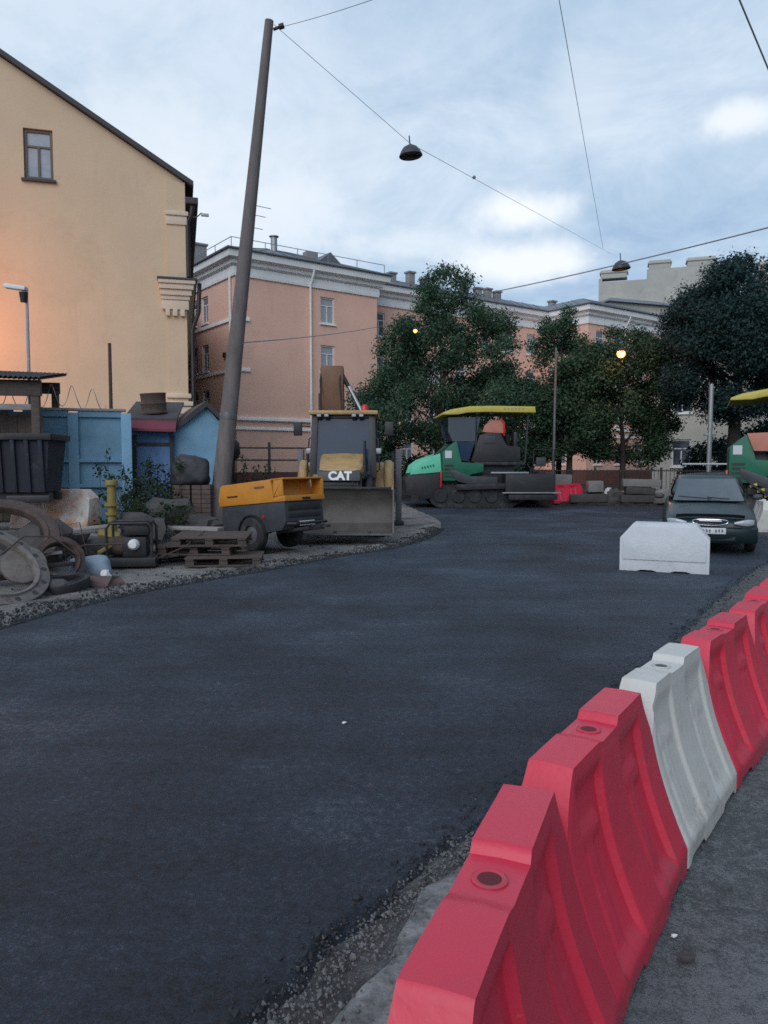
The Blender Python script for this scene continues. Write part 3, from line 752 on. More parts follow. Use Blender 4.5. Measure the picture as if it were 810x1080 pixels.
def text_mesh(name, body, size, mt, parent, loc, rot, extrude=.004, bold=.0):
    c = bpy.data.curves.new(name, 'FONT'); c.body = body; c.size = size; c.extrude = extrude; c.align_x = 'CENTER'; c.align_y = 'CENTER'; c.offset = bold
    o = bpy.data.objects.new(name + '_tmp', c); COL.objects.link(o)
    dg = bpy.context.evaluated_depsgraph_get(); me = bpy.data.meshes.new_from_object(o.evaluated_get(dg))
    bpy.data.objects.remove(o); me.materials.clear(); me.materials.append(mt)
    q = bpy.data.objects.new(name, me); COL.objects.link(q); q.parent = parent; q.location = loc; q.rotation_euler = rot
    return q
# ------------------------------------------------------------------ backhoe loader
def make_backhoe(loc, rz):
    t = thing('backhoe_loader', 'dusty yellow and black backhoe loader with its front bucket down, facing the road', 'backhoe', loc, rz)
    # local: bucket lip at y=0, machine runs back along +y
    # bucket: open C section
    out = [(-.10,.16), (.05,.13), (.45,.12), (.72,.28), (.82,.55), (.78,.85), (.60,1.03), (.55,1.03), (.72,.84), (.76,.56), (.67,.32), (.43,.17), (.05,.165), (-.10,.175)]
    bk = MB().prism(out, 'x', -1.15, 1.15).build('bucket', M['bucket'], t, bevel=.006); bk.location.z = .07
    for s in (-1, 1):
        MB().prism([(-.10,.165), (.45,.13), (.74,.30), (.83,.55), (.79,.86), (.60,1.03), (.35,.80), (.05,.42)], 'x', s * 1.15, s * 1.185).build('side_plate', M['bucket'], bk, bevel=.005)
    MB().box(-1.17, 1.17, -.16, .06, .135, .162).build('cutting_edge', M['steel'], bk, bevel=.004)
    MB().box(-1.12, 1.12, .50, .62, 1.034, 1.085).build('top_bar', M['darksteel'], bk, bevel=.01)
    for i in range(3):
        MB().box(-.75 + i * .7, -.68 + i * .7, -.02, .04, .17, .20).build('wear_tooth', M['darksteel'], bk, bevel=.006)
    # loader arms
    for s in (-1, 1):
        x = s * .62
        MB().prism([(.86,.45), (.86,.68), (1.25,1.15), (2.1,1.38), (2.55,1.42), (2.55,1.2), (2.1,1.16), (1.35,.92), (.98,.42)], 'x', x - .06, x + .06).build('loader_arm', M['catyellow'] if s < 0 else M['darksteel'], t, bevel=.012)
        MB().cyl((x + s*.12, 1.05, .72), (x + s*.12, 2.3, .92), .05).cyl((x + s*.12, .90, .69), (x + s*.12, 1.06, .72), .028).build('lift_cylinder', M['darksteel'], t)
        MB().prism([(.89,.72), (.89,1.06), (.98,1.12), (1.25,1.45), (1.33,1.38), (1.04,1.0), (1.0,.74)], 'x', x - s*.17 - .03, x - s*.17 + .03).build('tilt_lever', M['darksteel'], t, bevel=.008)
        big_wheel(t, s * .83, 1.75, .46, .34, 'front_wheel')
        big_wheel(t, s * .90, 3.75, .74, .48, 'rear_wheel')
        # rear mudguard, tan, rounded
        pr = []; r0, r1 = .80, .86
        for k in range(9):
            a = R(10 + 160 * k / 8); pr.append((3.75 - math.cos(a) * r1, .80 + math.sin(a) * r1))
        for k in range(9):
            a = R(170 - 160 * k / 8); pr.append((3.75 - math.cos(a) * r0, .80 + math.sin(a) * r0))
        MB().prism(pr, 'x', s * .72, s * 1.16).build('mudguard', M['catyellow'], t, bevel=.01)
        MB().prism([(2.92,.85), (2.92,1.30), (3.0,1.55), (3.3,1.74), (3.3,.85)], 'x', s * .92, s * 1.14).build('mudguard_panel', M['catyellow'], t, bevel=.08, seg=3)
        # stabiliser leg folded upright
        sl = MB().box(s * 1.28 - .08, s * 1.28 + .08, 4.55, 4.75, .12, 2.0).build('stabiliser_leg', M['steel'], t, bevel=.012)
        MB().box(s * 1.28 - .14, s * 1.28 + .14, 4.45, 4.85, .02, .12).build('foot_pad', M['darksteel'], sl, bevel=.01)
        MB().box(s * 1.12 - .03, s * 1.12 + .06, 4.6, 4.7, .5, 1.9).build('slide_rail', M['darksteel'], sl, bevel=.01)
        # mirror on a long arm
        mi = MB().box(s * 1.06 - .10, s * 1.06 + .10, 2.35, 2.41, 2.28, 2.60).build('mirror', M['black'], t, bevel=.025)
        MB().tube([(s * .78, 2.5, 2.5), (s * .95, 2.4, 2.5), (s * 1.06, 2.42, 2.5)], .015, 6).build('mirror_arm', M['black'], mi)
        # indicator lamp beside the bonnet
        MB().box(s * .80 - .06, s * .80 + .08, 2.28, 2.36, 1.86, 1.99).build('position_lamp', M['galv'], t, bevel=.02)
    # bonnet: tapers and slopes forward
    bn = MB(); rings = []
    for y, w, z1 in ((1.02, .40, 1.50), (1.10, .44, 1.53), (1.6, .48, 1.66), (2.22, .52, 1.86)):
        rings.append([Vector((-w, y, 1.30)), Vector((-w, y, z1 - .06)), Vector((-w + .07, y, z1)), Vector((0, y, z1 + .02)), Vector((w - .07, y, z1)), Vector((w, y, z1 - .06)), Vector((w, y, 1.30))])
    bn.loft(rings, smooth=False); bon = bn.build('bonnet', M['catyellow'], t, bevel=.015)
    MB().prism([(.93,1.27), (.97,1.47), (1.05,1.50), (1.3,1.50), (1.3,1.25)], 'x', -.45, .45).build('nose_panel', M['greybody'], t, bevel=.012)
    M['logo_white'] = mat('logo_white', (.75,.75,.74), .5, 0, .05)
    text_mesh('logo_lettering', 'CAT', .25, M['logo_white'], t, (0.02, .944, 1.372), (R(79), 0, 0), .006, .012)
    gl = MB().box(-.42, .42, 1.0, 1.28, .80, 1.245).build('radiator_grille', M['black'], t, bevel=.02)
    sl = MB()
    for i in range(6): sl.box(-.38, .38, .985, 1.0, .84 + i * .065, .87 + i * .065)
    sl.build('grille_slats', M['darksteel'], gl)
    MB().box(-.42, .42, 1.25, 4.4, .62, 1.05).build('chassis', M['black'], t, bevel=.02)
    MB().box(-.75, .75, 1.68, 1.82, .38, .52).build('front_axle', M['black'], t, bevel=.02)
    MB().box(-.7, .7, 3.65, 3.85, .62, .84).build('rear_axle', M['black'], t, bevel=.02)
    MB().cyl((.52, 1.75, 1.6), (.52, 1.75, 2.15), .035, .03).build('exhaust', M['black'], t)
    # cab
    cb = MB()
    A = [(-.70,2.20,1.30), (.70,2.20,1.30), (-.70,3.9,1.30), (.70,3.9,1.30)]
    B = [(-.66,2.42,2.72), (.66,2.42,2.72), (-.66,3.85,2.72), (.66,3.85,2.72)]
    for p, q in zip(A, B): cb.bar(p, q, .15, .12)
    for s in (-1, 1):
        cb.bar((s*.70, 3.05, 1.3), (s*.66, 3.1, 2.72), .07)
        cb.bar(A[0 if s < 0 else 1], A[2 if s < 0 else 3], .09)
    cb.bar(A[0], A[1], .09); cb.bar(A[2], A[3], .09); cb.bar(B[0], B[1], .09); cb.bar(B[2], B[3], .09); cb.bar(B[0], B[2], .09); cb.bar(B[1], B[3], .09)
    cab = cb.build('cab_frame', M['black'], t, bevel=.01)
    MB().box(-.72, .72, 2.22, 3.95, .95, 1.27).build('cab_floor', M['black'], t, bevel=.02)
    MB().quad((-.65,2.20,1.34), (.65,2.20,1.34), (.62,2.405,2.68), (-.62,2.405,2.68)).build('windscreen', M['cabglass'], t)
    for s in (-1, 1):
        MB().quad((s*.70,2.25,1.34), (s*.70,3.85,1.34), (s*.665,3.8,2.68), (s*.665,2.46,2.68)).build('side_window', M['cabglass'], t)
    MB().quad((-.65,3.89,1.34), (.65,3.89,1.34), (.62,3.86,2.68), (-.62,3.86,2.68)).build('rear_window', M['cabglass'], t)
    MB().box(-.22, .25, 3.1, 3.25, 1.4, 2.25).box(-.22, .25, 2.75, 3.2, 1.4, 1.62).build('seat', M['black'], t, bevel=.05)
    MB().tube([(-.2, 2.62, 1.3), (-.15, 2.7, 1.95)], .03).tube([(-.15 + .2*math.cos(a), 2.7 + .06*math.cos(a), 1.97 + .19 * math.sin(a)) for a in [R(30*k) for k in range(12)]], .015, 6, closed=True).build('steering_wheel', M['black'], t)
    rf = MB().box(-.80, .80, 2.26, 4.0, 2.765, 2.86).build('cab_roof', M['catyellow'], t, bevel=.03)
    for x in (-.55, -.38, .25, .42):
        wl = MB().box(x - .06, x + .06, 2.19, 2.25, 2.70, 2.79).build('work_lamp', M['black'], t, bevel=.012)
        MB().box(x - .045, x + .045, 2.182, 2.192, 2.715, 2.775).build('lamp_lens', M['headlamp'], wl)
    MB().lathe([(0, .15), (.05, .14), (.085, .09), (.09, 0)], 16, c=(.48, 2.6, 2.87)).build('beacon', M['red_lens'], t)
    MB().tube([(-.2, 2.27, 1.36), (-.06, 2.36, 1.75), (.04, 2.44, 2.2)], .014, 5).build('wiper', M['black'], t)
    # backhoe boom folded up behind the cab
    bo = MB().prism([(4.7,.9), (5.1,.9), (5.0,2.4), (4.75,3.75), (4.65,4.12), (4.42,4.16), (4.35,3.6), (4.55,2.4)], 'x', -.74, -.14).build('boom', M['boomyellow'], t, bevel=.06)
    MB().prism([(4.9,1.6), (5.35,1.6), (5.25,3.95), (4.95,4.05)], 'x', -.58, -.24).build('dipper_arm', M['boomyellow'], t, bevel=.04)
    MB().box(-.80, -.63, 4.5, 4.7, 2.2, 3.45).build('hose_guard', M['rust'], t, bevel=.02)
    MB().cyl((.30, 4.5, 3.0), (-.02, 4.5, 3.62), .045).build('crowd_cylinder', M['chrome'], t)
    MB().cyl((-.02, 4.5, 3.62), (-.20, 4.5, 3.95), .06).build('cylinder_end', M['black'], t); MB().cyl((.30, 4.5, 3.0), (.46, 4.5, 2.7), .07).build('cylinder_end', M['black'], t)
    for k in range(2):
        x = -.70 + k * .5
        MB().tube([(x, 4.28, 1.2), (x + .05, 4.2, 2.2), (x + .02 * k, 4.22, 3.1), (x - .03, 4.32, 3.75), (x, 4.5, 4.05)], .022, 6).build('hydraulic_hose', M['rubber'], t)
    for s in (-1, 1):
        MB().tube([(s*.78, 2.3, 1.45), (s*.84, 2.26, 1.5), (s*.80, 2.36, 2.2), (s*.74, 2.40, 2.25)], .016, 6).build('grab_handle', M['darksteel'], t)
        MB().box(s*.98 - .16, s*.98 + .16, 2.3, 2.65, .52, .57).box(s*.98 - .16, s*.98 + .16, 2.3, 2.65, .80, .85).build('cab_step', M['darksteel'], t, bevel=.008)
    MB().tube([(.30, .95, 1.0), (.34, 1.0, 1.22), (.5, 1.3, 1.35), (.56, 1.9, 1.4)], .018, 6).tube([(.24, .95, 1.0), (.30, .98, 1.26), (.48, 1.3, 1.40), (.55, 1.9, 1.45)], .018, 6).build('hydraulic_hose', M['rubber'], t)
    MB().box(-1.1, 1.1, 4.35, 4.6, .55, 1.1).build('rear_frame', M['darksteel'], t, bevel=.02)
    MB().prism([(4.6,.35), (5.3,.3), (5.6,.8), (5.3,1.3), (4.8,1.2), (5.1,.75)], 'x', -.7, -.05).build('digging_bucket', M['rust'], t, bevel=.02)
    return t
make_backhoe((-.98, 15.3, 0), R(-1))

# ------------------------------------------------------------------ towed compressor
def make_compressor(loc, rz, pitch):
    t = thing('air_compressor', 'towable air compressor with amber yellow canopy on a dark grey body', 'compressor', loc, rz)
    t.rotation_euler = (0, pitch, rz)
    L, Wd = 1.72, 1.02
    x0, x1 = -L/2, L/2
    MB().prism([(x0,.33), (x0 + .05,.86), (x1,.86), (x1,.50), (x1 - .12,.36), (.32,.33), (.22,.55), (-.02,.62), (-.26,.55), (-.34,.33)], 'y', -Wd/2 + .02, Wd/2 - .02).build('lower_body', M['greybody'], t, bevel=.015)
    # canopy: hollow at the front end
    cz0, cz1 = .865, 1.26
    c = MB().prism([(x0 + .0, cz0), (x0 - .02, cz0 + .12), (x0 + .05, cz1 - .03), (x0 + .12, cz1), (x1 - .30, cz1 + .015), (x1 - .22, cz0)], 'y', -Wd/2, Wd/2).build('canopy', M['yellow'], t, bevel=.02)
    fr = MB()
    fr.box(x1 - .23, x1 + .04, -Wd/2, Wd/2, cz0 + .0, cz0 + .10).box(x1 - .30, x1 + .03, -Wd/2, Wd/2, cz1 - .01, cz1 + .02)
    fr.box(x1 - .23, x1 + .03, Wd/2 - .05, Wd/2, cz0 + .1, cz1 - .01).box(x1 - .23, x1 + .0, -Wd/2, -Wd/2 + .03, cz0 + .1, cz1 - .01)
    fr.build('front_hood', M['yellow'], t, bevel=.01)
    MB().box(x0 + .25, x0 + .53, -Wd/2 - .012, -Wd/2 + .001, 1.02, 1.045).build('door_handle', M['black'], t)
    MB().box(x0 + 1.0, x0 + 1.26, -Wd/2 - .004, -Wd/2 + .001, 1.13, 1.17).build('faded_sticker', M['boomyellow'], t)
    MB().cyl((.30, -Wd/2 + .02, .62), (.30, -Wd/2 + .008, .62), .03).build('side_reflector', M['red_lens'], t)
    MB().box(x1 - .10, x1 + .012, -Wd/2 + .1, Wd/2 - .1, .70, .80).box(x1 - .1, x1 + .012, -Wd/2 + .1, Wd/2 - .1, .57, .65).build('front_vent', M['black'], t, bevel=.008)
    MB().box(x1 + .0, x1 + .02, -.15, .22, .42, .50).build('data_plate', M['white'], t)
    MB().box(x1 + .04, x1 + .055, -.08, .12, cz0 + .02, cz0 + .06).build('canopy_latch', M['black'], t)
    for s in (-1, 1):
        w = MB().lathe([(.17, -.09), (.28, -.09), (.31, -.06), (.315, 0), (.31, .06), (.28, .09), (.17, .09)], 28, axis='y').build('wheel', M['rubber'], t, loc=(-.02, s * (Wd/2 - .06), .315))
        MB().lathe([(0, s*.05), (.10, s*.07), (.18, s*.04), (.185, s*.09)], 20, axis='y').build('rim', M['steel'], w)
        pr = []
        for k in range(9):
            a = R(180 * k / 8); pr.append((-.02 - .37 * math.cos(a), .315 + .37 * math.sin(a)))
        for k in range(9):
            a = R(180 - 180 * k / 8); pr.append((-.02 - .345 * math.cos(a), .315 + .345 * math.sin(a)))
        MB().prism(pr, 'y', s * (Wd/2 + .02), s * (Wd/2 - .16)).build('mudguard', M['black'], t, bevel=.005)
    MB().bar((x1 - .5, 0, .33), (x1 + .42, 0, .38), .09).bar((x1 - .4, -.35, .33), (x1 + .1, -.02, .36), .06).bar((x1 - .4, .35, .33), (x1 + .1, .02, .36), .06).build('drawbar', M['darksteel'], t, bevel=.008)
    MB().lathe([(.05, -.02), (.085, -.02), (.085, .02), (.05, .02)], 16, c=(x1 + .48, 0, .38), closed=True).build('tow_eye', M['darksteel'], t)
    MB().tube([(x1 + .02, -.48, .47), (x1 + .14, -.40, .46), (x1 + .14, .40, .46), (x1 + .02, .48, .47)], .028, 8).build('bumper_rail', M['darksteel'], t)
    return t
make_compressor((-2.05, 14.1, .05), R(-38), R(-5.5))

# ------------------------------------------------------------------ asphalt pavers
def make_paver(loc, rz, label, far=True):
    t = thing('asphalt_paver', label, 'paver', loc, rz, 'asphalt pavers')
    # local: hopper end at -x, screed at +x, seen side is -y; half width 1.25
    for s in (-1, 1):
        tr = MB(); pr = []
        for cxx, a0 in ((.95, -90), (-1.55, 90)):
            for k in range(9):
                a = R(a0 + 180 * k / 8); pr.append((cxx + .40 * math.cos(a), .42 + .40 * math.sin(a)))
        tr.prism(pr, 'y', s * .85, s * 1.20)
        for k in range(16):
            x = -1.5 + k * .165; tr.box(x, x + .10, s * .84, s * 1.215, .805, .845); tr.box(x, x + .10, s * .84, s * 1.215, .0, .03)
        k_ = tr.build('track', M['rubber'], t)
        for x in (-1.55, -.9, -.3, .3, .95):
            MB().lathe([(0, s*1.22), (.22, s*1.23), (.26, s*1.2)], 18, axis='y').build('track_roller', M['darksteel'], k_, loc=(x, 0, .42))
        MB().prism([(-.55,.86), (-.95,.96), (-1.2,1.25), (-1.2,1.42), (-.5,1.15), (.5,1.12), (.5,.86)], 'y', s * 1.0, s * 1.26).build('track_guard', M['greybody'], t, bevel=.02)
    MB().box(-1.9, 1.5, -.84, .84, .35, 1.2).build('chassis', M['black'], t, bevel=.03)
    # hopper at the front, dark below with light green flared side panels
    MB().prism([(-2.75,.45), (-2.85,1.0), (-2.65,1.22), (-1.5,1.30), (-1.5,.35), (-2.3,.32)], 'y', -1.22, 1.22).build('hopper', M['black'], t, bevel=.03)
    for s in ((-1, 1) if far else ()):
        hp = MB().prism([(-2.66,1.20), (-2.55,1.52), (-2.25,1.74), (-1.58,1.97), (-1.53,1.30)], 'y', s * 1.225, s * 1.27).build('hopper_side_panel', M['lightgreen'] if far else M['greybody'], t, bevel=.012)
        nz_ = MB()
        for k in range(5): nz_.obox((-2.22 + k * .10, s * 1.273, 1.44 + k * .022), (.055, .006, .09), (0, R(-14), 0))
        nz_.build('worn_lettering', M['green'], hp)
    MB().cyl((-2.5, -1.3, .35), (-2.5, 1.3, .35), .14).build('push_roller', M['darksteel'], t)
    # engine body
    for s in (-1, 1):
        eb = MB().prism([(-1.5,.98), (-1.5,2.0), (-1.18,2.28), (-.98,2.42), (-.80,1.65), (.0,1.60), (.0,1.3), (-.45,1.2), (-.75,.98)], 'y', s * .85, s * 1.235).build('side_cowling', M['green'], t, bevel=.03)
        lv = MB()
        for k in range(4): lv.box(-1.42, -1.08, s * 1.237, s * 1.245, 1.10 + k * .13, 1.17 + k * .13)
        lv.build('louvre', M['black'], eb)
        MB().box(-1.40, -1.16, s * 1.236, s * 1.242, 1.80, 2.06).build('notice_plate', M['plate'], eb)
    MB().prism([(-1.48,1.2), (-1.48,2.0), (-1.0,2.35), (-.4,1.65), (1.2,1.6), (1.2,1.2)], 'y', -.85, .85).build('engine_bonnet', M['greybody'], t, bevel=.03)
    MB().box(-1.58, -1.52, -1.32, -1.22, .75, 1.35).build('marker_post', M['red_lens'], t, bevel=.01)
    # operator platform with console, seats and rail
    MB().box(-.35, 1.5, -1.2, 1.2, 1.55, 1.66).build('platform', M['darksteel'], t, bevel=.01)
    MB().prism([(-.45,1.66), (-.15,2.62), (.15,2.72), (.62,2.70), (.85,2.25), (1.35,2.2), (1.35,1.66)], 'y', -1.15, -.55).build('console', M['black'], t, bevel=.04)
    MB().prism([(-.1,1.66), (.0,2.35), (.7,2.35), (.9,1.66)], 'y', -.5, 1.1).build('engine_cover', M['black'], t, bevel=.04)
    MB().box(.02, .42, -1.17, -1.155, 2.32, 2.60).build('control_screen', M['greybody'], t, bevel=.01)
    for y in (-.75, .75):
        st_ = MB().box(.75, 1.2, y - .25, y + .25, 2.05, 2.2).box(1.12, 1.28, y - .24, y + .24, 2.15, 2.75).build('operator_seat', M['black'], t, bevel=.05)
    if far:
        MB().prism([(-.02,2.74), (.06,2.98), (.25,3.14), (.62,3.18), (.74,3.05), (.74,2.70)], 'y', -1.0, -.95).build('orange_sheet', M['orangepanel'], t, bevel=.012)  # plain orange sheet below the canopy
        MB().prism([(.74,2.6), (.74,3.05), (.62,3.18), (.66,3.24), (.80,3.08), (.80,2.6)], 'y', -1.02, -.93).build('panel_edge', M['red_lens'], t, bevel=.008)
    else:
        MB().prism([(-1.05,2.40), (-.86,1.90), (.55,1.86), (.75,2.46)], 'y', -1.30, -1.26).build('orange_sheet', M['orangepanel'], t, bevel=.012)  # larger plain orange sheet, set lower on the seen side
        MB().box(-2.75, -1.55, -1.30, -1.22, 1.50, 1.55).build('hopper_rim', M['galv'], t, bevel=.01)
        st2 = MB().bar((-.95, -1.45, 1.0), (.2, -1.5, .15), .26, .05).build('warning_board', M['black'], t)
        for k in range(6):
            q = Vector((-.95, -1.45, 1.0)).lerp(Vector((.2, -1.5, .15)), (k + .5) / 6)
            MB().obox(q + Vector((0, -.028, 0)), (.07, .012, .2), (0, R(70), 0)).build('warning_stripe', M['canopy'], st2)
    # windscreen: dusty upper sheet and lower pane
    for s in ((-1, 1) if far else ()):
        MB().prism([(-1.28,3.26), (-1.28,2.75), (-1.12,2.40), (-.30,2.40), (-.12,3.26)], 'y', s * 1.10, s * 1.115).build('side_window', M['glass'], t)
        MB().prism([(-1.12,2.38), (-.96,1.72), (-.55,1.70), (-.30,2.38)], 'y', s * 1.10, s * 1.125).build('lower_window', M['cabglass'], t)
    if far: MB().quad((-1.30,-1.1,3.26), (-1.30,1.1,3.26), (-1.15,1.1,2.42), (-1.15,-1.1,2.42)).build('windscreen', M['cabglass'], t)
    # canopy on posts
    cp = MB().prism([(-1.52,3.34), (-1.50,3.42), (-1.2,3.53), (-.55,3.64), (.2,3.66), (1.82,3.64), (1.84,3.42), (.0,3.44), (-.6,3.42), (-.95,3.35)], 'y', -1.35, 1.35).build('canopy', M['canopy'], t, bevel=.03)
    lg = MB(); rr = random.Random(5)
    for k in range(6): lg.obox((.72 + k * .13, -1.354, 3.56), (.07, .006, .075), (0, rr.uniform(-.3, .3), 0))
    lg.build('worn_lettering', mat('faded_lettering', (.33,.31,.2), .6), cp)
    for s in (-1, 1):
        for xx in (-.28, 1.52):
            MB().bar((xx, s * 1.08, 1.62), (xx + (.03 if xx < 0 else .1), s * 1.08, 3.44), .07).build('canopy_post', M['black'], t)
    for xx in (-.25, .25, 1.5):
        MB().box(xx - .07, xx + .07, -1.30, -1.2, 3.36, 3.44).build('canopy_lamp', M['black'], t, bevel=.02)
    # screed and catwalk at the rear
    MB().box(.75, 2.55, -1.5, 1.5, .55, 1.22).build('screed', M['black'], t, bevel=.02)
    MB().box(.85, 2.62, -1.56, 1.56, .30, .50).build('screed_plate', M['darksteel'], t, bevel=.02)
    MB().box(.25, 1.62, -1.33, -1.20, 1.245, 1.30).build('footboard', M['galv'], t, bevel=.01)
    MB().box(.62, 2.72, -1.62, -1.50, .54, .575).build('catwalk_edge', M['galv'], t, bevel=.008)
    MB().bar((-1.0, -1.32, .75), (1.0, -1.36, .8), .12, .2).build('tow_arm', M['darksteel'], t, bevel=.02)
    rl = MB()
    for xx in (1.75, 2.5): rl.tube([(xx, -1.45, 1.22), (xx, -1.45, 2.1)], .022, 6)
    rl.tube([(1.75, -1.45, 2.1), (2.5, -1.45, 2.1)], .022, 6).tube([(1.75, -1.45, 1.65), (2.5, -1.45, 1.65)], .018, 6).build('hand_rail', M['darksteel'], t)
    MB().box(1.85, 2.2, -1.47, -1.40, 1.5, 1.82).build('control_box', M['greybody'], t, bevel=.02)
    MB().tube([(.95, .6, 2.4), (.95, .6, 3.0)], .05, 8).build('exhaust', M['black'], t)
    return t
make_paver((3.55, 28.6, 0), R(2), 'green paver with yellow canopy standing on the asphalt below the big tree')
o = make_paver((12.4, 23.6, 0), R(-23), 'green paver with yellow canopy half outside the picture, behind the parked car', False); o.scale = (1.05, 1.05, 1.05)
# ------------------------------------------------------------------ buildings
def wall_open(b, M4, x0, x1, z0, z1, ops, depth=.16):
    """wall in the local xz plane (outside = -y) with openings (xa, xb, za, zb) and their reveals"""
    xs = sorted({x0, x1, *[o[0] for o in ops], *[o[1] for o in ops]}); zs = sorted({z0, z1, *[o[2] for o in ops], *[o[3] for o in ops]})
    xs = [x for x in xs if x0 <= x <= x1]; zs = [z for z in zs if z0 <= z <= z1]
    for i in range(len(xs) - 1):
        for k in range(len(zs) - 1):
            mx, mz = (xs[i] + xs[i+1]) / 2, (zs[k] + zs[k+1]) / 2
            if any(o[0] < mx < o[1] and o[2] < mz < o[3] for o in ops): continue
            b.add([M4 @ Vector(p) for p in [(xs[i],0,zs[k]), (xs[i+1],0,zs[k]), (xs[i+1],0,zs[k+1]), (xs[i],0,zs[k+1])]], [(0,1,2,3)])
    for xa, xb, za, zb in ops:
        for q in ([(xa,0,za),(xb,0,za),(xb,depth,za),(xa,depth,za)], [(xa,0,zb),(xa,depth,zb),(xb,depth,zb),(xb,0,zb)], [(xa,0,za),(xa,depth,za),(xa,depth,zb),(xa,0,zb)], [(xb,0,za),(xb,0,zb),(xb,depth,zb),(xb,depth,za)]):
            b.add([M4 @ Vector(p) for p in q], [(0,1,2,3)])
def window(parent, M4, o, depth=.14, frame='winframe', transom=.68, surround=None, sill=True):
    xa, xb, za, zb = o; w = xb - xa; f = .095
    fr = MB(M4)
    fr.box(xa, xa + f, depth - .05, depth + .02, za, zb).box(xb - f, xb, depth - .05, depth + .02, za, zb).box(xa + f, xb - f, depth - .05, depth + .02, za, za + f).box(xa + f, xb - f, depth - .05, depth + .02, zb - f, zb)
    zt = za + (zb - za) * transom; xm = (xa + xb) / 2
    if transom: fr.box(xa + f, xb - f, depth - .04, depth + .015, zt - .03, zt + .03)
    fr.box(xm - .035, xm + .035, depth - .045, depth + .015, za + f, (zt - .03) if transom else zb - f)
    wo = fr.build('window', M[frame], parent, merge=False)
    MB(M4).quad((xa+.02, depth, za+.02), (xb-.02, depth, za+.02), (xb-.02, depth, zb-.02), (xa+.02, depth, zb-.02)).build('pane', M['winglass_p' if frame == 'winframe_d' else 'winglass'], wo)
    # some pane colours are painted pale for curtains and reflected sky
    if sill: MB(M4).box(xa - .08, xb + .08, -.10, .03, za - .09, za - .012).build('sill', M['trim'] if frame == 'winframe' else M['roofdark'], wo)
    return wo
def room_box(parent, M4, o, depth=.5):
    return
def sweep(poly, prof, closed=True):
    """prof: (outward, z) run round the polygon (counter-clockwise seen from above) with mitred corners"""
    n = len(poly); rings = []
    for i, p in enumerate(poly):
        p = Vector((*p, 0)); a = Vector((*poly[i-1], 0)); c = Vector((*poly[(i+1) % n], 0))
        d0 = (p - a).normalized(); d1 = (c - p).normalized()
        n0 = Vector((d0.y, -d0.x, 0)); n1 = Vector((d1.y, -d1.x, 0))
        if not closed and i == 0: m = n1
        elif not closed and i == n - 1: m = n0
        else:
            m = (n0 + n1); m = m / max(.2, m.length_squared) * 2
        rings.append([p + m * o + Vector((0, 0, z)) for o, z in prof])
    b = MB()
    if closed: rings.append(rings[0])
    return b.loft(rings, caps=not closed, smooth=False)
def xf(p, ang, out=True):
    return Matrix.Translation((p[0], p[1], 0)) @ Matrix.Rotation(ang, 4, 'Z')
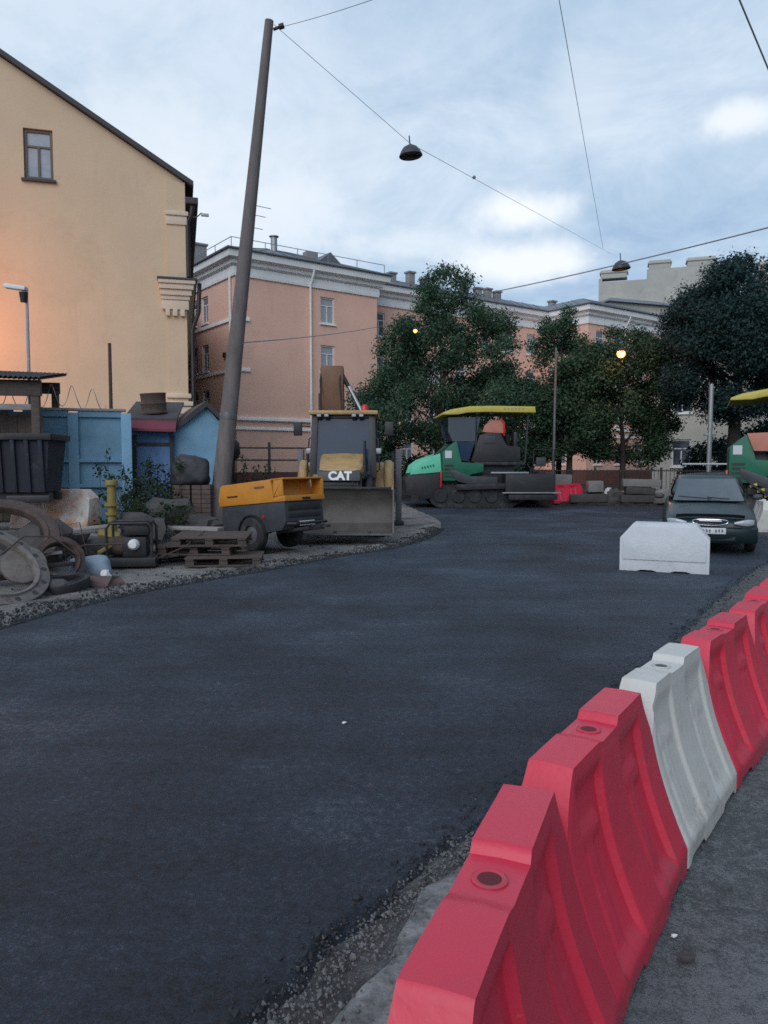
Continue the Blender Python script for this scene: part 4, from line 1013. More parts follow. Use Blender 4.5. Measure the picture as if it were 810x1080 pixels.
# yellow house with its blank gable end to the yard
def yellow_house():
    ang = R(15); c = P(198, 486, 27.0)
    t = thing('gabled_house', 'yellow plastered house with a blank gable end and a single small window', 'house', (c.x, c.y, 0), ang)
    Wd, Dp = 24.0, 26.0; ev, rd = 11.35, 18.6; mid = -12.0
    wb = MB(); op = [(-5.06, -4.16, 11.0, 12.62)]
    # gable wall with the window cut out: lower rectangle up to the eaves, then the triangle split round the opening
    I = Matrix.Identity(4)
    wall_open(wb, I, -Wd, 0, -.3, 10.98, [])
    slope = (rd - ev) / (-mid); top = lambda x: ev + slope * min(-x, x + Wd)
    xs = [-Wd, mid, -5.06, -4.16, 0]
    for a, b2 in zip(xs[:-1], xs[1:]):
        if a == -5.06:
            wb.add([(a,0,10.98),(b2,0,10.98),(b2,0,11.0),(a,0,11.0)], [(0,1,2,3)]); wb.add([(a,0,12.62),(b2,0,12.62),(b2,0,top(b2)),(a,0,top(a))], [(0,1,2,3)])
        else: wb.add([(a,0,10.98),(b2,0,10.98),(b2,0,top(b2)),(a,0,top(a))], [(0,1,2,3)])
    for q in ([(-5.06,0,11.0),(-4.16,0,11.0),(-4.16,.16,11.0),(-5.06,.16,11.0)], [(-5.06,0,12.62),(-5.06,.16,12.62),(-4.16,.16,12.62),(-4.16,0,12.62)], [(-5.06,0,11.0),(-5.06,.16,11.0),(-5.06,.16,12.62),(-5.06,0,12.62)], [(-4.16,0,11.0),(-4.16,0,12.62),(-4.16,.16,12.62),(-4.16,.16,11.0)]):
        wb.add(q, [(0,1,2,3)])
    # street front, far side and back
    Mf = Matrix.Rotation(R(90), 4, 'Z'); fops = [(2 + 3 * k, 3.2 + 3 * k, z, z + 1.9) for k in range(8) for z in (1.6, 4.9, 8.4)]
    wall_open(wb, Mf, 0, Dp, -.3, ev, fops)
    wb.quad((-Wd,0,-.3), (-Wd,Dp,-.3), (-Wd,Dp,ev), (-Wd,0,ev)); wb.quad((-Wd,Dp,-.3), (0,Dp,-.3), (0,Dp,ev), (-Wd,Dp,ev)); wb.add([(-Wd,Dp,ev),(0,Dp,ev),(mid,Dp,rd)], [(0,1,2)])
    wb.build('wall', M['plaster_y'], t, recalc=False)
    window(t, I, op[0], .12, 'winframe_d', .66)
    for o in fops: window(t, Mf, o, .12, 'winframe')
    # roof sheet, 16 cm thick, overhanging a little
    r = MB()
    for s in (1, -1):
        e = (mid + (12.35 * s), ev - .35 * slope + .02)
        r.add([(e[0], -.22, e[1]), (mid, -.22, rd + .02), (mid, Dp + .2, rd + .02), (e[0], Dp + .2, e[1]), (e[0], -.22, e[1] + .17), (mid, -.22, rd + .19), (mid, Dp + .2, rd + .19), (e[0], Dp + .2, e[1] + .17)],
              [(0,1,2,3), (4,5,6,7), (0,1,5,4), (3,2,6,7), (0,3,7,4)])
    r.build('roof', M['roofdark'], t)
    # corner pilaster and cornice returns
    MB().box(-.58, .06, -.07, 3, .1, ev - .05).build('corner_pilaster', M['plaster_y'], t)
    c1 = MB()
    for z0, z1, o in ((9.85,10.15,.05), (10.152,10.3,.10)): c1.box(-.585 - o * .2, .06 + o, -.07 - o, 3.1, z0 + .002, z1)
    c1.build('upper_cornice', M['trim_y'], t, bevel=.02)
    c2 = MB()
    for z0, z1, o in ((6.95,7.28,.07), (7.28,7.42,.11), (7.42,7.62,.17), (7.62,7.80,.24), (7.80,7.93,.30)): c2.box(-.74 - o * .5, .06 + o, -.07 - o, Dp, z0 + .002, z1)
    c2.build('middle_cornice', M['trim_y'], t, bevel=.02)
    cap = MB().box(-.92, .42, -.40, Dp, 7.935, 8.0).build('cornice_flashing', M['roofdark'], t)
    dn = MB()
    for k in range(3): dn.box(-.66 + k * .25, -.51 + k * .25, -.20, -.075, 6.72, 6.945)
    dn.build('dentil', M['trim_y'], t, bevel=.015)
    c3 = MB()
    for z0, z1, o in ((3.35,3.6,.10), (3.62,3.78,.16), (3.9,4.05,.10)): c3.box(-.66, .06 + o, -.07 - o, Dp, z0, z1)
    c3.build('lower_band', M['trim_y'], t, bevel=.02)
    MB().tube([(.30, -.12, 10.5), (.26, -.10, 10.2), (.14, -.06, 10.0), (.14, -.06, 8.1)], .075, 8).tube([(.50,-.1,7.9), (.46,-.08,6.9), (.24,-.05,6.3), (.24,-.05,.3)], .075, 8).build('downpipe', M['darksteel'], t)
    MB().box(.06, .50, -.12, Dp, 10.6, 10.82).build('gutter', M['roofdark'], t, bevel=.02)
    MB().tube([(.05,.3,10.25), (.45,.1,10.22), (.62,.0,10.35)], .022, 6).box(.60, .86, -.06, .05, 10.24, 10.32).build('bracket_lamp', M['galv'], t)
    return t
yellow_house()
# peach apartment block: left block, recessed middle, projecting right block
UANG = math.atan2(.59, .807)
def peach_block():
    c = P(250, 486, 45.0)
    t = thing('apartment_block', 'long peach apartment block with white cornice and grey sheet roof behind the trees', 'building', (c.x, c.y, 0), UANG)
    poly = [(0,0), (10.2,0), (10.2,2.0), (29.0,2.0), (29.0,-2.2), (40.2,-2.2), (40.2,15), (0,15)]
    Ht = 13.0
    wb = MB(); n = len(poly); wins = []
    floors = [.9, 5.05, 8.1 - .05, 11.0 - .05]
    zrow = [(1.4, 3.1), (4.55, 6.15), (7.32, 9.0), (10.35, 12.0)]
    for i in range(n):
        a = Vector((*poly[i], 0)); b2 = Vector((*poly[(i+1) % n], 0)); L = (b2 - a).length
        ang = math.atan2(b2.y - a.y, b2.x - a.x); M4 = xf(a, ang)
        ops = []
        if i == 0: xs = [6.35]
        elif i == 2: xs = [1.6 + 2.55 * k for k in range(7)]
        elif i == 4: xs = [1.5, 4.2, 6.9, 9.6 - .1]
        elif i == 7: xs = [2.6, 4.35, 8.8, 10.6]
        elif i == 3: xs = [1.6]
        else: xs = []
        for x in xs:
            for z0, z1 in zrow:
                if i == 0 and z0 < 4: continue
                ops.append((x - .52, x + .52, z0, z1))
        wall_open(wb, M4, 0, L, -.3, Ht, ops)
        wins += [(M4, o) for o in ops]
    wb.build('wall', M['plaster_p'], t, recalc=False)
    for M4, o in wins: window(t, M4, o, .13)
    # ground-floor rendered plinth line, string courses, cornice
    sweep(poly, [(.004,-.3), (.07,-.3), (.07,.9), (.004,.95)]).build('plinth', mat('dark_red_plinth', (.15,.06,.05), .9, 0, .2, 1), t)
    for z0, z1, o in ((3.52, 3.72, .10), (4.08, 4.30, .16)):
        sweep(poly, [(.003, z0), (o, z0 + .03), (o, z1 - .03), (.003, z1)]).build('string_course', M['trim'], t)
    sweep([poly[7], poly[0], (.9, 0)], [(.003, 6.95), (.10, 6.98), (.10, 7.14), (.003, 7.17)], False).build('string_course', M['trim'], t)
    sweep([poly[7], poly[0], (.9, 0)], [(.003, 9.9), (.10, 9.93), (.10, 10.12), (.003, 10.15)], False).build('string_course', M['trim'], t)
    sweep(poly, [(.003,12.45), (.10,12.47), (.12,12.62), (.12,13.0), (.30,13.12), (.34,13.3), (.62,13.42), (.66,13.72), (.66,13.80), (.003,13.80)]).build('cornice', M['trim'], t)
    sweep(poly, [(.5,13.803), (.78,13.803), (.80,13.86), (.76,13.92), (.5,13.92)]).build('gutter', M['roof'], t)
    # roof
    def inset(d): 
        o = []
        for i, p in enumerate(poly):
            p = Vector((*p, 0)); a = Vector((*poly[i-1], 0)); c2 = Vector((*poly[(i+1) % n], 0))
            d0 = (p - a).normalized(); d1 = (c2 - p).normalized(); m = Vector((d0.y, -d0.x, 0)) + Vector((d1.y, -d1.x, 0)); m = m / max(.2, m.length_squared) * 2
            o.append(p - m * d)
        return o
    r0, r1 = inset(-.70), inset(4.2)
    rb = MB(); rb.add([(p.x, p.y, 13.90) for p in r0] + [(p.x, p.y, 15.6) for p in r1], [(i, (i+1) % n, n + (i+1) % n, n + i) for i in range(n)])
    rb.add([(p.x, p.y, 15.6) for p in r1], [tuple(range(n))])
    for i in range(n):        # standing seams
        a, b2, c2, d2 = r0[i], r0[(i+1) % n], r1[(i+1) % n], r1[i]
        k = int((b2 - a).length / .9)
        for j in range(1, k):
            p = a.lerp(b2, j / k); q = d2.lerp(c2, j / k)
            rb.bar((p.x, p.y, 13.92), (q.x, q.y, 15.62), .04, .05)
    rf = rb.build('roof', M['roof'], t, recalc=False)
    M['chimney'] = mat('grey_chimney', (.26,.255,.25), .9, 0, .2, 2, bump=.3)
    def chimney(x, y, w, d, z0, z1, cap=True):
        b = MB().box(x - w/2, x + w/2, y - d/2, y + d/2, z0, z1)
        if cap: b.box(x - w/2 - .08, x + w/2 + .08, y - d/2 - .08, y + d/2 + .08, z1 + .002, z1 + .14)
        b.build('chimney', M['chimney'], rf, bevel=.01)
    def vent(x, y, z0, h, r=.26):
        MB().cyl((x, y, z0), (x, y, z0 + h), r * .8, r * .8, 16).cyl((x, y, z0 + h - .02), (x, y, z0 + h + .03), r * 1.2, r * 1.2, 16).build('roof_vent', M['galv'], rf)
    chimney(-.2 + 1.2, 8.5, 1.5, 1.0, 14.2, 16.2); vent(4.3, 3.2, 14.6, 1.55); chimney(6.9, 3.0, .9, .5, 14.6, 15.5, False)
    for k, (x, h) in enumerate([(15.5, 1.2), (17.3, 1.9), (18.7, 1.2), (22.8, 2.0), (24.4, 1.3), (25.5, 1.5), (26.6, 1.3), (33.5, 1.4), (36, 1.2)]): chimney(x, 5.5, .55, .5, 15.0, 15.25 + h * .45)
    # dormer hump and rail
    MB().prism([(6.2,14.4), (7.1,15.1), (8.0,14.4)], 'y', .8, 3.2).build('dormer', M['roof'], rf)
    rl = MB(); rp = inset(-.35)
    for k in range(n):
        if k in (0, 7):
            a, b2 = rp[k], rp[(k+1) % n]; m = int((b2 - a).length / 2)
            for j in range(m + 1):
                p = a.lerp(b2, j / m); rl.bar((p.x, p.y, 13.9), (p.x, p.y, 14.55), .035)
            rl.bar((a.x, a.y, 14.55), (b2.x, b2.y, 14.55), .035); 
    rl.build('roof_rail', M['galv'], rf)
    an = MB().bar((2.6, 3, 15), (2.6, 3, 18.0), .05)
    for z, w in ((17.8, 1.4), (17.2, 1.0), (16.4, .8)): an.bar((2.6 - w * .3, 3, z), (2.6 + w, 3, z), .035)
    an.build('antenna', M['galv'], rf)
    for x, y in ((5.05, -.1), (-.1, .5), (33.6, -2.3), (10.1, 1.9 - .3)):
        MB().tube([(x, y - .45, 13.6), (x, y - .45, 13.3), (x, y - .02, 12.6), (x, y - .02, .2)], .075, 8).build('downpipe', M['trim'], t)
    MB().box(-.12, -.02, 1.3, 1.6, 7.9, 8.2).build('wall_lamp', M['darksteel'], t, bevel=.02)
    return t
peach_block()
# cream house seen under the right tree, tall grey firewall house behind
def plain_house(name, label, loc, ang, w, d, h, wm, wins, roofh=1.6, trim=True):
    t = thing(name, label, 'building', loc, ang)
    wb = MB(); ws = []
    for (x0, y0, a, L, ops) in ((0, 0, 0, w, wins), (w, 0, R(90), d, [(o[0], o[1], o[2], o[3]) for o in wins if o[1] < d]), (w, d, R(180), w, []), (0, d, R(-90), d, [])):
        M4 = xf((x0, y0), a); wall_open(wb, M4, 0, L, -.3, h, ops); ws += [(M4, o) for o in ops]
    wb.build('wall', wm, t, recalc=False)
    for M4, o in ws: window(t, M4, o, .13, 'winframe', .66)
    if roofh:
        MB().add([(-.4,-.4,h), (w+.4,-.4,h), (w+.4,d+.4,h), (-.4,d+.4,h), (3,d/2,h+roofh), (w-3,d/2,h+roofh)], [(0,1,5,4), (1,2,5), (2,3,4,5), (3,0,4), (0,3,2,1)]).build('roof', M['roof'], t)
    if trim:
        MB().box(-.2, w + .2, -.2, d + .2, h - .5, h - .03).build('cornice', M['trim'], t, bevel=.04)
    return t
p = P(688, 486, 47)
plain_house('cream_house', 'cream rendered house with dark windows seen under the dark right-hand tree', (p.x, p.y, 0), R(-22), 22, 12, 8.2, M['plaster_w'], [(1.1 + 2.4 * k, 2.2 + 2.4 * k, z, z + 1.65) for k in range(8) for z in (1.35, 4.6)])
def firewall_house():
    p = P(628, 486, 92)
    t = thing('tall_tenement', 'tall pale grey tenement with a stepped chimney-lined firewall rising behind the peach block', 'building', (p.x, p.y, 0), R(-18))
    w, d, h = 14.0, 30, 22.3; ops = [(8.0, 8.9, 18.9, 20.3), (3.0, 3.8, 18.4, 19.4)]
    wb = MB(); wall_open(wb, Matrix.Identity(4), 0, w, -.3, h, ops)
    wb.quad((0,0,-.3), (0,d,-.3), (0,d,h), (0,0,h)); wb.quad((w,0,-.3), (w,d,-.3), (w,d,h), (w,0,h)); wb.quad((0,d,-.3), (w,d,-.3), (w,d,h), (0,d,h))
    wb.box(0, .4, 0, d, h, h + 1.0).box(.4, w, -.001, .5, h, h + .6)
    wb.box(5.4, 11.9, -.002, .55, h + .6, h + 1.7)
    wb.box(17.0, 30, 2, 24, -.3, 23.0)
    wb.build('wall', M['plaster_g'], t, recalc=False)
    for o in ops: window(t, Matrix.Identity(4), o, .2, 'winframe_d', .6)
    for x, z, ww in ((.2, h + 1.0, 3.0), (5.6, h + 1.7, 2.4), (9.8, h + 1.7, 3.0), (12.0, h + .6, 1.6), (17.2, 22.99, 2.6)):
        c = MB().box(x, x + ww, -.01, 1.6, z, z + 1.0).box(x - .12, x + ww + .12, -.13, 1.72, z + .6, z + .8).build('chimney', M['plaster_g'], t, bevel=.03)
    MB().add([(.4,.5,h), (w,.5,h), (w,d,h), (.4,d,h), (3,d/2,h+1.2), (w-3,d/2,h+1.2)], [(0,1,5,4), (1,2,5), (2,3,4,5), (3,0,4)]).build('roof', M['roof'], t)
    return t
firewall_house()
p = P(640, 486, 80)
t = plain_house('stair_house', 'low grey attic house with a white dormer between peach roof and firewall', (p.x, p.y, 0), R(20), 12, 8, 18.2, M['plaster_g'], [(2.0, 3.2, 15.6, 17.2)], 1.4, False)

# ------------------------------------------------------------------ trees
def leaf_cloud(clumps, n, size, seed, flat=.5):
    """leaf-sized bent diamonds spread round clump centres: (centre, radius, weight)"""
    rg = np.random.default_rng(seed)
    C = np.array([c for c, r in clumps]); Rr = np.array([r for c, r in clumps])
    wgt = (Rr ** 2.2).prod(axis=1) ** (1/1.0) if Rr.ndim > 1 else Rr ** 2.2
    idx = rg.choice(len(C), n, p=wgt / wgt.sum())
    d = rg.normal(size=(n, 3)); d /= np.linalg.norm(d, axis=1)[:, None]
    rad = rg.random(n) ** .45 * (1 + .18 * rg.normal(size=n))
    P0 = C[idx] + d * rad[:, None] * Rr[idx][:, None] * np.array([1, 1, .78])
    nrm = d * .6 + rg.normal(size=(n, 3)) * .7 + np.array([0, 0, flat]); nrm /= np.linalg.norm(nrm, axis=1)[:, None]
    u = np.cross(nrm, rg.normal(size=(n, 3))); u /= np.linalg.norm(u, axis=1)[:, None]; v = np.cross(nrm, u)
    s = size * (.6 + .8 * rg.random(n))[:, None]
    a = P0 - u * s; b = P0 + v * s * .55 + nrm * s * .12; c = P0 + u * s; e = P0 - v * s * .55 + nrm * s * .12
    V = np.stack([a, b, c, e], 1).reshape(-1, 3)
    Fc = np.arange(4 * n).reshape(-1, 4)
    return V, Fc
def mesh_np(name, V, Fc, mt, parent=None):
    me = bpy.data.meshes.new(name); me.vertices.add(len(V)); me.vertices.foreach_set('co', V.astype(np.float32).ravel())
    k = Fc.shape[1]; me.loops.add(Fc.size); me.loops.foreach_set('vertex_index', Fc.astype(np.int32).ravel())
    me.polygons.add(len(Fc)); me.polygons.foreach_set('loop_start', np.arange(0, Fc.size, k, dtype=np.int32)); me.update(calc_edges=True); me.validate()
    me.materials.append(mt); o = bpy.data.objects.new(name, me); COL.objects.link(o)
    if parent: o.parent = parent
    return o
LM = {'mid': leaf_mat('leaf_mid', (.046,.088,.056), (.066,.122,.072)), 'dark': leaf_mat('leaf_dark', (.022,.046,.048), (.036,.068,.062)), 'olive': leaf_mat('leaf_olive', (.036,.072,.042), (.060,.105,.056)),
      'weed': leaf_mat('leaf_weed', (.02,.036,.018), (.05,.075,.035))}
def tree(label, loc, prof, trunk_h, trunk_r, nclump, nleaf, leaf, lm, seed, rc=(.45,.95), yd=1.0, group='trees in front of the peach block', gaps=0.0, lean=0):
    """prof: (z, left halfwidth, right halfwidth) outline of the crown"""
    rnd = random.Random(seed)
    t = thing('tree', label, 'tree', loc, 0, group)
    zs = [p[0] for p in prof]; clumps = []
    def at(z):
        for a, b in zip(prof[:-1], prof[1:]):
            if a[0] <= z <= b[0]:
                u = (z - a[0]) / (b[0] - a[0]); return a[1] + (b[1] - a[1]) * u, a[2] + (b[2] - a[2]) * u
        return .1, .1
    tries = 0
    while len(clumps) < nclump and tries < nclump * 30:
        tries += 1
        z = rnd.uniform(zs[0], zs[-1]); l, r = at(z)
        if rnd.random() > (l + r) / max(p[1] + p[2] for p in prof): continue
        u = rnd.uniform(-1, 1); u = math.copysign(abs(u) ** .75, u)
        x = u * (r if u > 0 else l); hw = (l + r) / 2 * yd
        y = rnd.uniform(-1, 1) * hw * math.sqrt(max(.05, 1 - u * u))
        if gaps and noise.noise(Vector((x * .8 + seed, y * .8, z * .8))) < gaps - .5: continue
        rad = rnd.uniform(*rc) * (.55 + .45 * min(1, (l + r) / 3))
        clumps.append(((x * .93, y, z), rad))
    V, Fc = leaf_cloud(clumps, nleaf, leaf, seed)
    mesh_np('crown', V, Fc, LM[lm], t)
    tr = MB(); top = Vector((lean + rnd.uniform(-.2, .2), 0, zs[0] + (zs[-1] - zs[0]) * .72))
    pts = []
    for k in range(9):
        u = k / 8; p = Vector((0, 0, -.2)).lerp(top, u); p.x += .12 * math.sin(u * 5 + seed) * (1 if 0 < k else 0); p.y += .1 * math.sin(u * 4 + seed * 2); pts.append(p)
    tr.tube(pts, trunk_r, 9, trunk_r * .22)
    for (c, r) in rnd.sample(clumps, min(len(clumps), 26)):
        c = Vector(c); zz = max(trunk_h * .75, c.z - rnd.uniform(.6, 1.8) - .25 * abs(c.x))
        u = min(.95, max(.1, (zz + .2) / (top.z + .2))); b0 = pts[0].lerp(top, u)
        k = min(8, int(u * 8)); b0 = pts[k].lerp(pts[min(8, k + 1)], u * 8 - k)
        m = b0.lerp(c, .5) + Vector((0, 0, .15))
        tr.tube([b0, m, c], trunk_r * .33 * (1 - u * .6), 5, .012)
    tr.build('trunk', M['bark'], t, merge=False)
    return t
p = P(462, 520, 34.5)
tree('broad green tree with a pointed ragged top behind the left paver', (p.x, p.y, 0), [(.5,3.2,3.2), (1.6,4.0,3.8), (3.2,4.0,4.3), (5.0,3.7,4.1), (6.3,3.0,3.6), (7.4,2.2,3.4), (8.4,1.5,2.6), (9.3,.55,1.7), (10.4,.3,.9)], 2.0, .26, 190, 110000, .062, 'mid', 11, (.5, 1.0))
# a stray branch of it to the left
p = P(592, 520, 37)
tree('thin loosely leaved tree with gaps showing the peach wall right of the big tree', (p.x, p.y, 0), [(2.5,1.2,1.6), (4.0,2.1,1.6), (5.6,1.7,1.2), (7.2,1.5,1.0), (8.2,1.1,.7), (9.0,.4,.35)], 2.4, .17, 75, 32000, .06, 'mid', 23, (.4, .8), gaps=.36)
p = P(655, 520, 34)
tree('rounded olive-tinted tree around the lit street lamp', (p.x, p.y, 0), [(1.9,1.3,1.6), (2.7,2.4,2.3), (4.4,2.8,2.5), (5.6,2.1,2.1), (6.6,1.4,1.7), (7.4,.6,.8)], 2.2, .16, 130, 72000, .06, 'olive', 31, (.45, .85), gaps=.22)
p = P(603, 520, 33.5)
tree('slim tree with a straight dark trunk between the two loose crowns', (p.x, p.y, 0), [(2.1,1.5,1.3), (3.6,1.8,1.5), (5.0,1.2,1.1), (6.2,.7,.8), (7.2,.3,.3)], 2.4, .17, 75, 34000, .06, 'olive', 41, (.4, .8), gaps=.3)
p = P(775, 520, 31)
tree('large dark tree filling the right edge above the far paver', (p.x, p.y, 0), [(3.6,1.0,2.5), (4.3,2.6,3.5), (5.6,2.9,4.0), (7.0,2.6,4.2), (8.0,2.2,4.0), (8.8,1.5,3.4), (9.4,.5,2.2), (9.8,.2,1.0)], 3.0, .34, 185, 105000, .062, 'dark', 53, (.45, .95), group=None)
p = P(865, 520, 36)
tree('dark tree at the far right behind the yellow canopy', (p.x, p.y, 0), [(1.0,3.2,3.0), (3.0,4.2,4.0), (6.0,4.2,4.0), (8.6,3.2,3.2), (10.8,1.2,1.2)], 2.0, .3, 70, 13000, .14, 'dark', 67, (.6, 1.1), group=None)
for i, (px, Y, w, h) in enumerate([(735, 38, .7, 1.2), (757, 37, 1.0, 2.2), (395, 38, 2.6, 3.2), (545, 43, 2.6, 3.4), (800, 33, 2.2, 3.0)]):
    p = P(px, 520, Y)
    t = thing('bush', ['low dark bush before the cream house', 'rounded bush behind the pale lamp post', 'dense dark bush left of the big tree foot', 'dense bush right behind the left paver', 'dark bush behind the right paver'][i], 'bush', (p.x, p.y, 0), 0, 'bushes behind the fence')
    rnd = random.Random(100 + i); cl = [((rnd.uniform(-w, w), rnd.uniform(-1, 1), rnd.uniform(.2, h)), rnd.uniform(.4, .8)) for _ in range(24)]
    V, Fc = leaf_cloud(cl, 4500, .11, 100 + i); mesh_np('foliage', V, Fc, LM['dark'], t)
    tr = MB()
    for c, r in cl[:8]: tr.tube([(0, 0, -.1), (c[0] * .6, c[1] * .5, c[2] * .6), c], .03, 5, .01)
    tr.build('stem', M['bark'], t, merge=False)
# ------------------------------------------------------------------ the yard on the left
def yz(p): return yard_z(p.x, p.y)
def rest(p, dz=0): return Vector((p.x, p.y, yard_z(p.x, p.y) + dz))
# blue concrete panel fence
def blue_fence():
    a, b2 = P(134, 486, 17.2), P(-40, 486, 16.2); d = b2 - a; L = d.length; ang = math.atan2(-d.y, -d.x)
    t = thing('panel_fence', 'light blue concrete panel fence with ridges and razor wire on top', 'fence', (b2.x, b2.y, .3), ang)
    n = 3; w = L / n
    for k in range(n):
        x0, x1 = k * w + .1, (k + 1) * w - .1
        pr = [(0,0), (0,.80), (-.09,.81), (-.09,.87), (0,.90), (0,1.36), (-.09,1.37), (-.09,1.43), (0,1.46), (0,2.34), (-.06,2.37), (-.06,2.50), (.12,2.50), (.12,0)]
        MB().prism(pr, 'x', x0, x1).build('panel', M['blue'], t)
    for k in range(n + 1):
        x = k * w; MB().box(x - .11, x + .11, -.10, .16, -.3, 2.46).build('post', M['blue2'] if k == n else M['blue'], t, bevel=.015)
    MB().box(0, L, -.09, .16, 2.503, 2.56).build('coping', M['plank'], t, bevel=.012)
    wr = MB(); pts = []
    turns = int(L / .42)
    for i in range(turns * 14):
        u = i / 14; q = 2 * math.pi * u
        pts.append((u * .42, .05 + .24 * math.cos(q), 2.80 + .24 * math.sin(q) + .04 * math.sin(u * 1.7)))
    wr.tube(pts, .009, 4)
    wr.build('razor_wire', M['galv'], t)
blue_fence()
p = P(118, 432, 17.9)
tag(MB().cyl((p.x - .02, p.y, .2), P(115.5, 362, 17.9), .05, .04, 8).build('steel_post', M['rust']), 'thin rusty steel post leaning slightly behind the blue fence', 'post')
# blue shed with maroon awning, and the blue gabled shed
def sheds():
    a, b2 = P(135, 486, 17.9), P(185, 486, 18.1)
    t = thing('shed', 'blue plank shed with a maroon sheet awning and dark flat roof', 'shed', (a.x, a.y, .3), math.atan2(b2.y - a.y, b2.x - a.x))
    w = (b2 - a).length
    MB().box(0, w, 0, 2.2, -.3, 2.2).build('wall', mat('shed_blue', (.11,.21,.40), .8, 0, .2, 2, bump=.2, dirt=[((.05,.06,.09), .5, 2, .6)]), t)
    MB().box(.08, .20, -.03, -.002, -.2, 2.0).box(w - .12, w - .02, -.03, -.002, -.2, 2.0).box(.2, w - .12, -.025, -.003, 1.75, 1.83).build('door_frame', M['darksteel'], t)
    MB().add([(-.06,-.42,2.16), (w+.05,-.42,2.13), (w+.05,-.05,2.36), (-.06,-.05,2.38), (-.06,-.42,2.10), (w+.05,-.42,2.07), (w+.05,-.05,2.30), (-.06,-.05,2.32)], [(0,1,2,3), (4,5,6,7), (0,1,5,4), (1,2,6,5), (2,3,7,6), (3,0,4,7)]).build('awning', M['maroon'], t)
    MB().prism([(-.08, 2.34), (2.3, 2.9), (2.3, 2.96), (-.08, 2.40)], 'x', -.08, w + .06).build('roof', M['roofdark'], t)
    a, b2 = P(184, 486, 18.2), P(232, 486, 18.6)
    t = thing('shed', 'pale blue gabled shed with a dark sagging roof edge', 'shed', (a.x, a.y, .3), math.atan2(b2.y - a.y, b2.x - a.x))
    w = (b2 - a).length; ax = w * .70
    MB().prism([(0,-.3), (w,-.3), (w,2.35), (ax,2.72), (0,2.08)], 'y', 0, 3).build('wall', M['blue2'], t)
    MB().prism([(-.08,2.02), (ax,2.70), (w+.12,2.28), (w+.12,2.40), (ax,2.84), (-.08,2.17)], 'y', -.14, 3.1).build('roof', M['roofdark'], t)
    p = P(163, 432, 18.6)
    b = MB(); b.lathe([(.30,0), (.31,.03), (.29,.06), (.30,.22), (.31,.25), (.29,.28), (.30,.46), (.31,.50), (0,.5)], 20)
    o = b.build('rusty_barrel', M['rust'], None, loc=(p.x, p.y, 2.84)); o.rotation_euler = (R(4), R(-3), 0)
    tag(o, 'dark rusty barrel standing on the shed roof above the maroon awning', 'barrel')
sheds()
# open timber shelter
def shelter():
    a, b2 = P(-90, 486, 15.2), P(44, 486, 15.6); w = (b2 - a).length
    t = thing('shelter', 'dark open timber shelter with a corrugated roof above the skip', 'shelter', (a.x, a.y, .35), math.atan2(b2.y - a.y, b2.x - a.x))
    N = 60; v = []
    for y, z in ((-.35, 3.06), (1.9, 3.38)):
        for i in range(N + 1):
            x = -.3 + (w + .42) * i / N; v.append((x, y, z + .022 * math.cos(i * math.pi) - .05 * (x / w)))
    b = MB().add(v, [(i, i+1, N+2+i, N+1+i) for i in range(N)]).add([(x, y, z - .03) for x, y, z in v], [(i, i+1, N+2+i, N+1+i) for i in range(N)])
    b.build('corrugated_roof', M['roofdark'], t, merge=False)
    MB().box(-.2, w + .06, -.16, -.04, 2.66, 2.98).build('front_beam', M['wood'], t, bevel=.01)
    MB().box(-.2, w, 1.6, 1.7, 2.85, 3.1).build('rear_beam', M['wood'], t, bevel=.01)
    MB().box(w - 1.15, w - .15, -.06, .0, 2.38, 2.50).build('cross_rail', M['plank'], t, bevel=.008)
    for x, wd in ((w - .98, .15), (w - .06, .16), (.4, .15), (-.1, .15)): MB().box(x - wd/2, x + wd/2, -.14, .0, -.4, 2.735).build('post', M['wood'], t, bevel=.012)
    for x in (.2, w - .1): MB().box(x - .07, x + .07, 1.58, 1.72, -.4, 2.9).build('post', M['wood'], t, bevel=.012)
    bp = MB(); x = w - .72
    for k in range(-9, 4): bp.box(x + k * .17, x + k * .17 + .165, .35 + .01 * (k % 2), .385 + .01 * (k % 2), .1, 2.30 + .04 * (k % 3))
    bp.build('board_panel', M['wood'], t)
shelter()
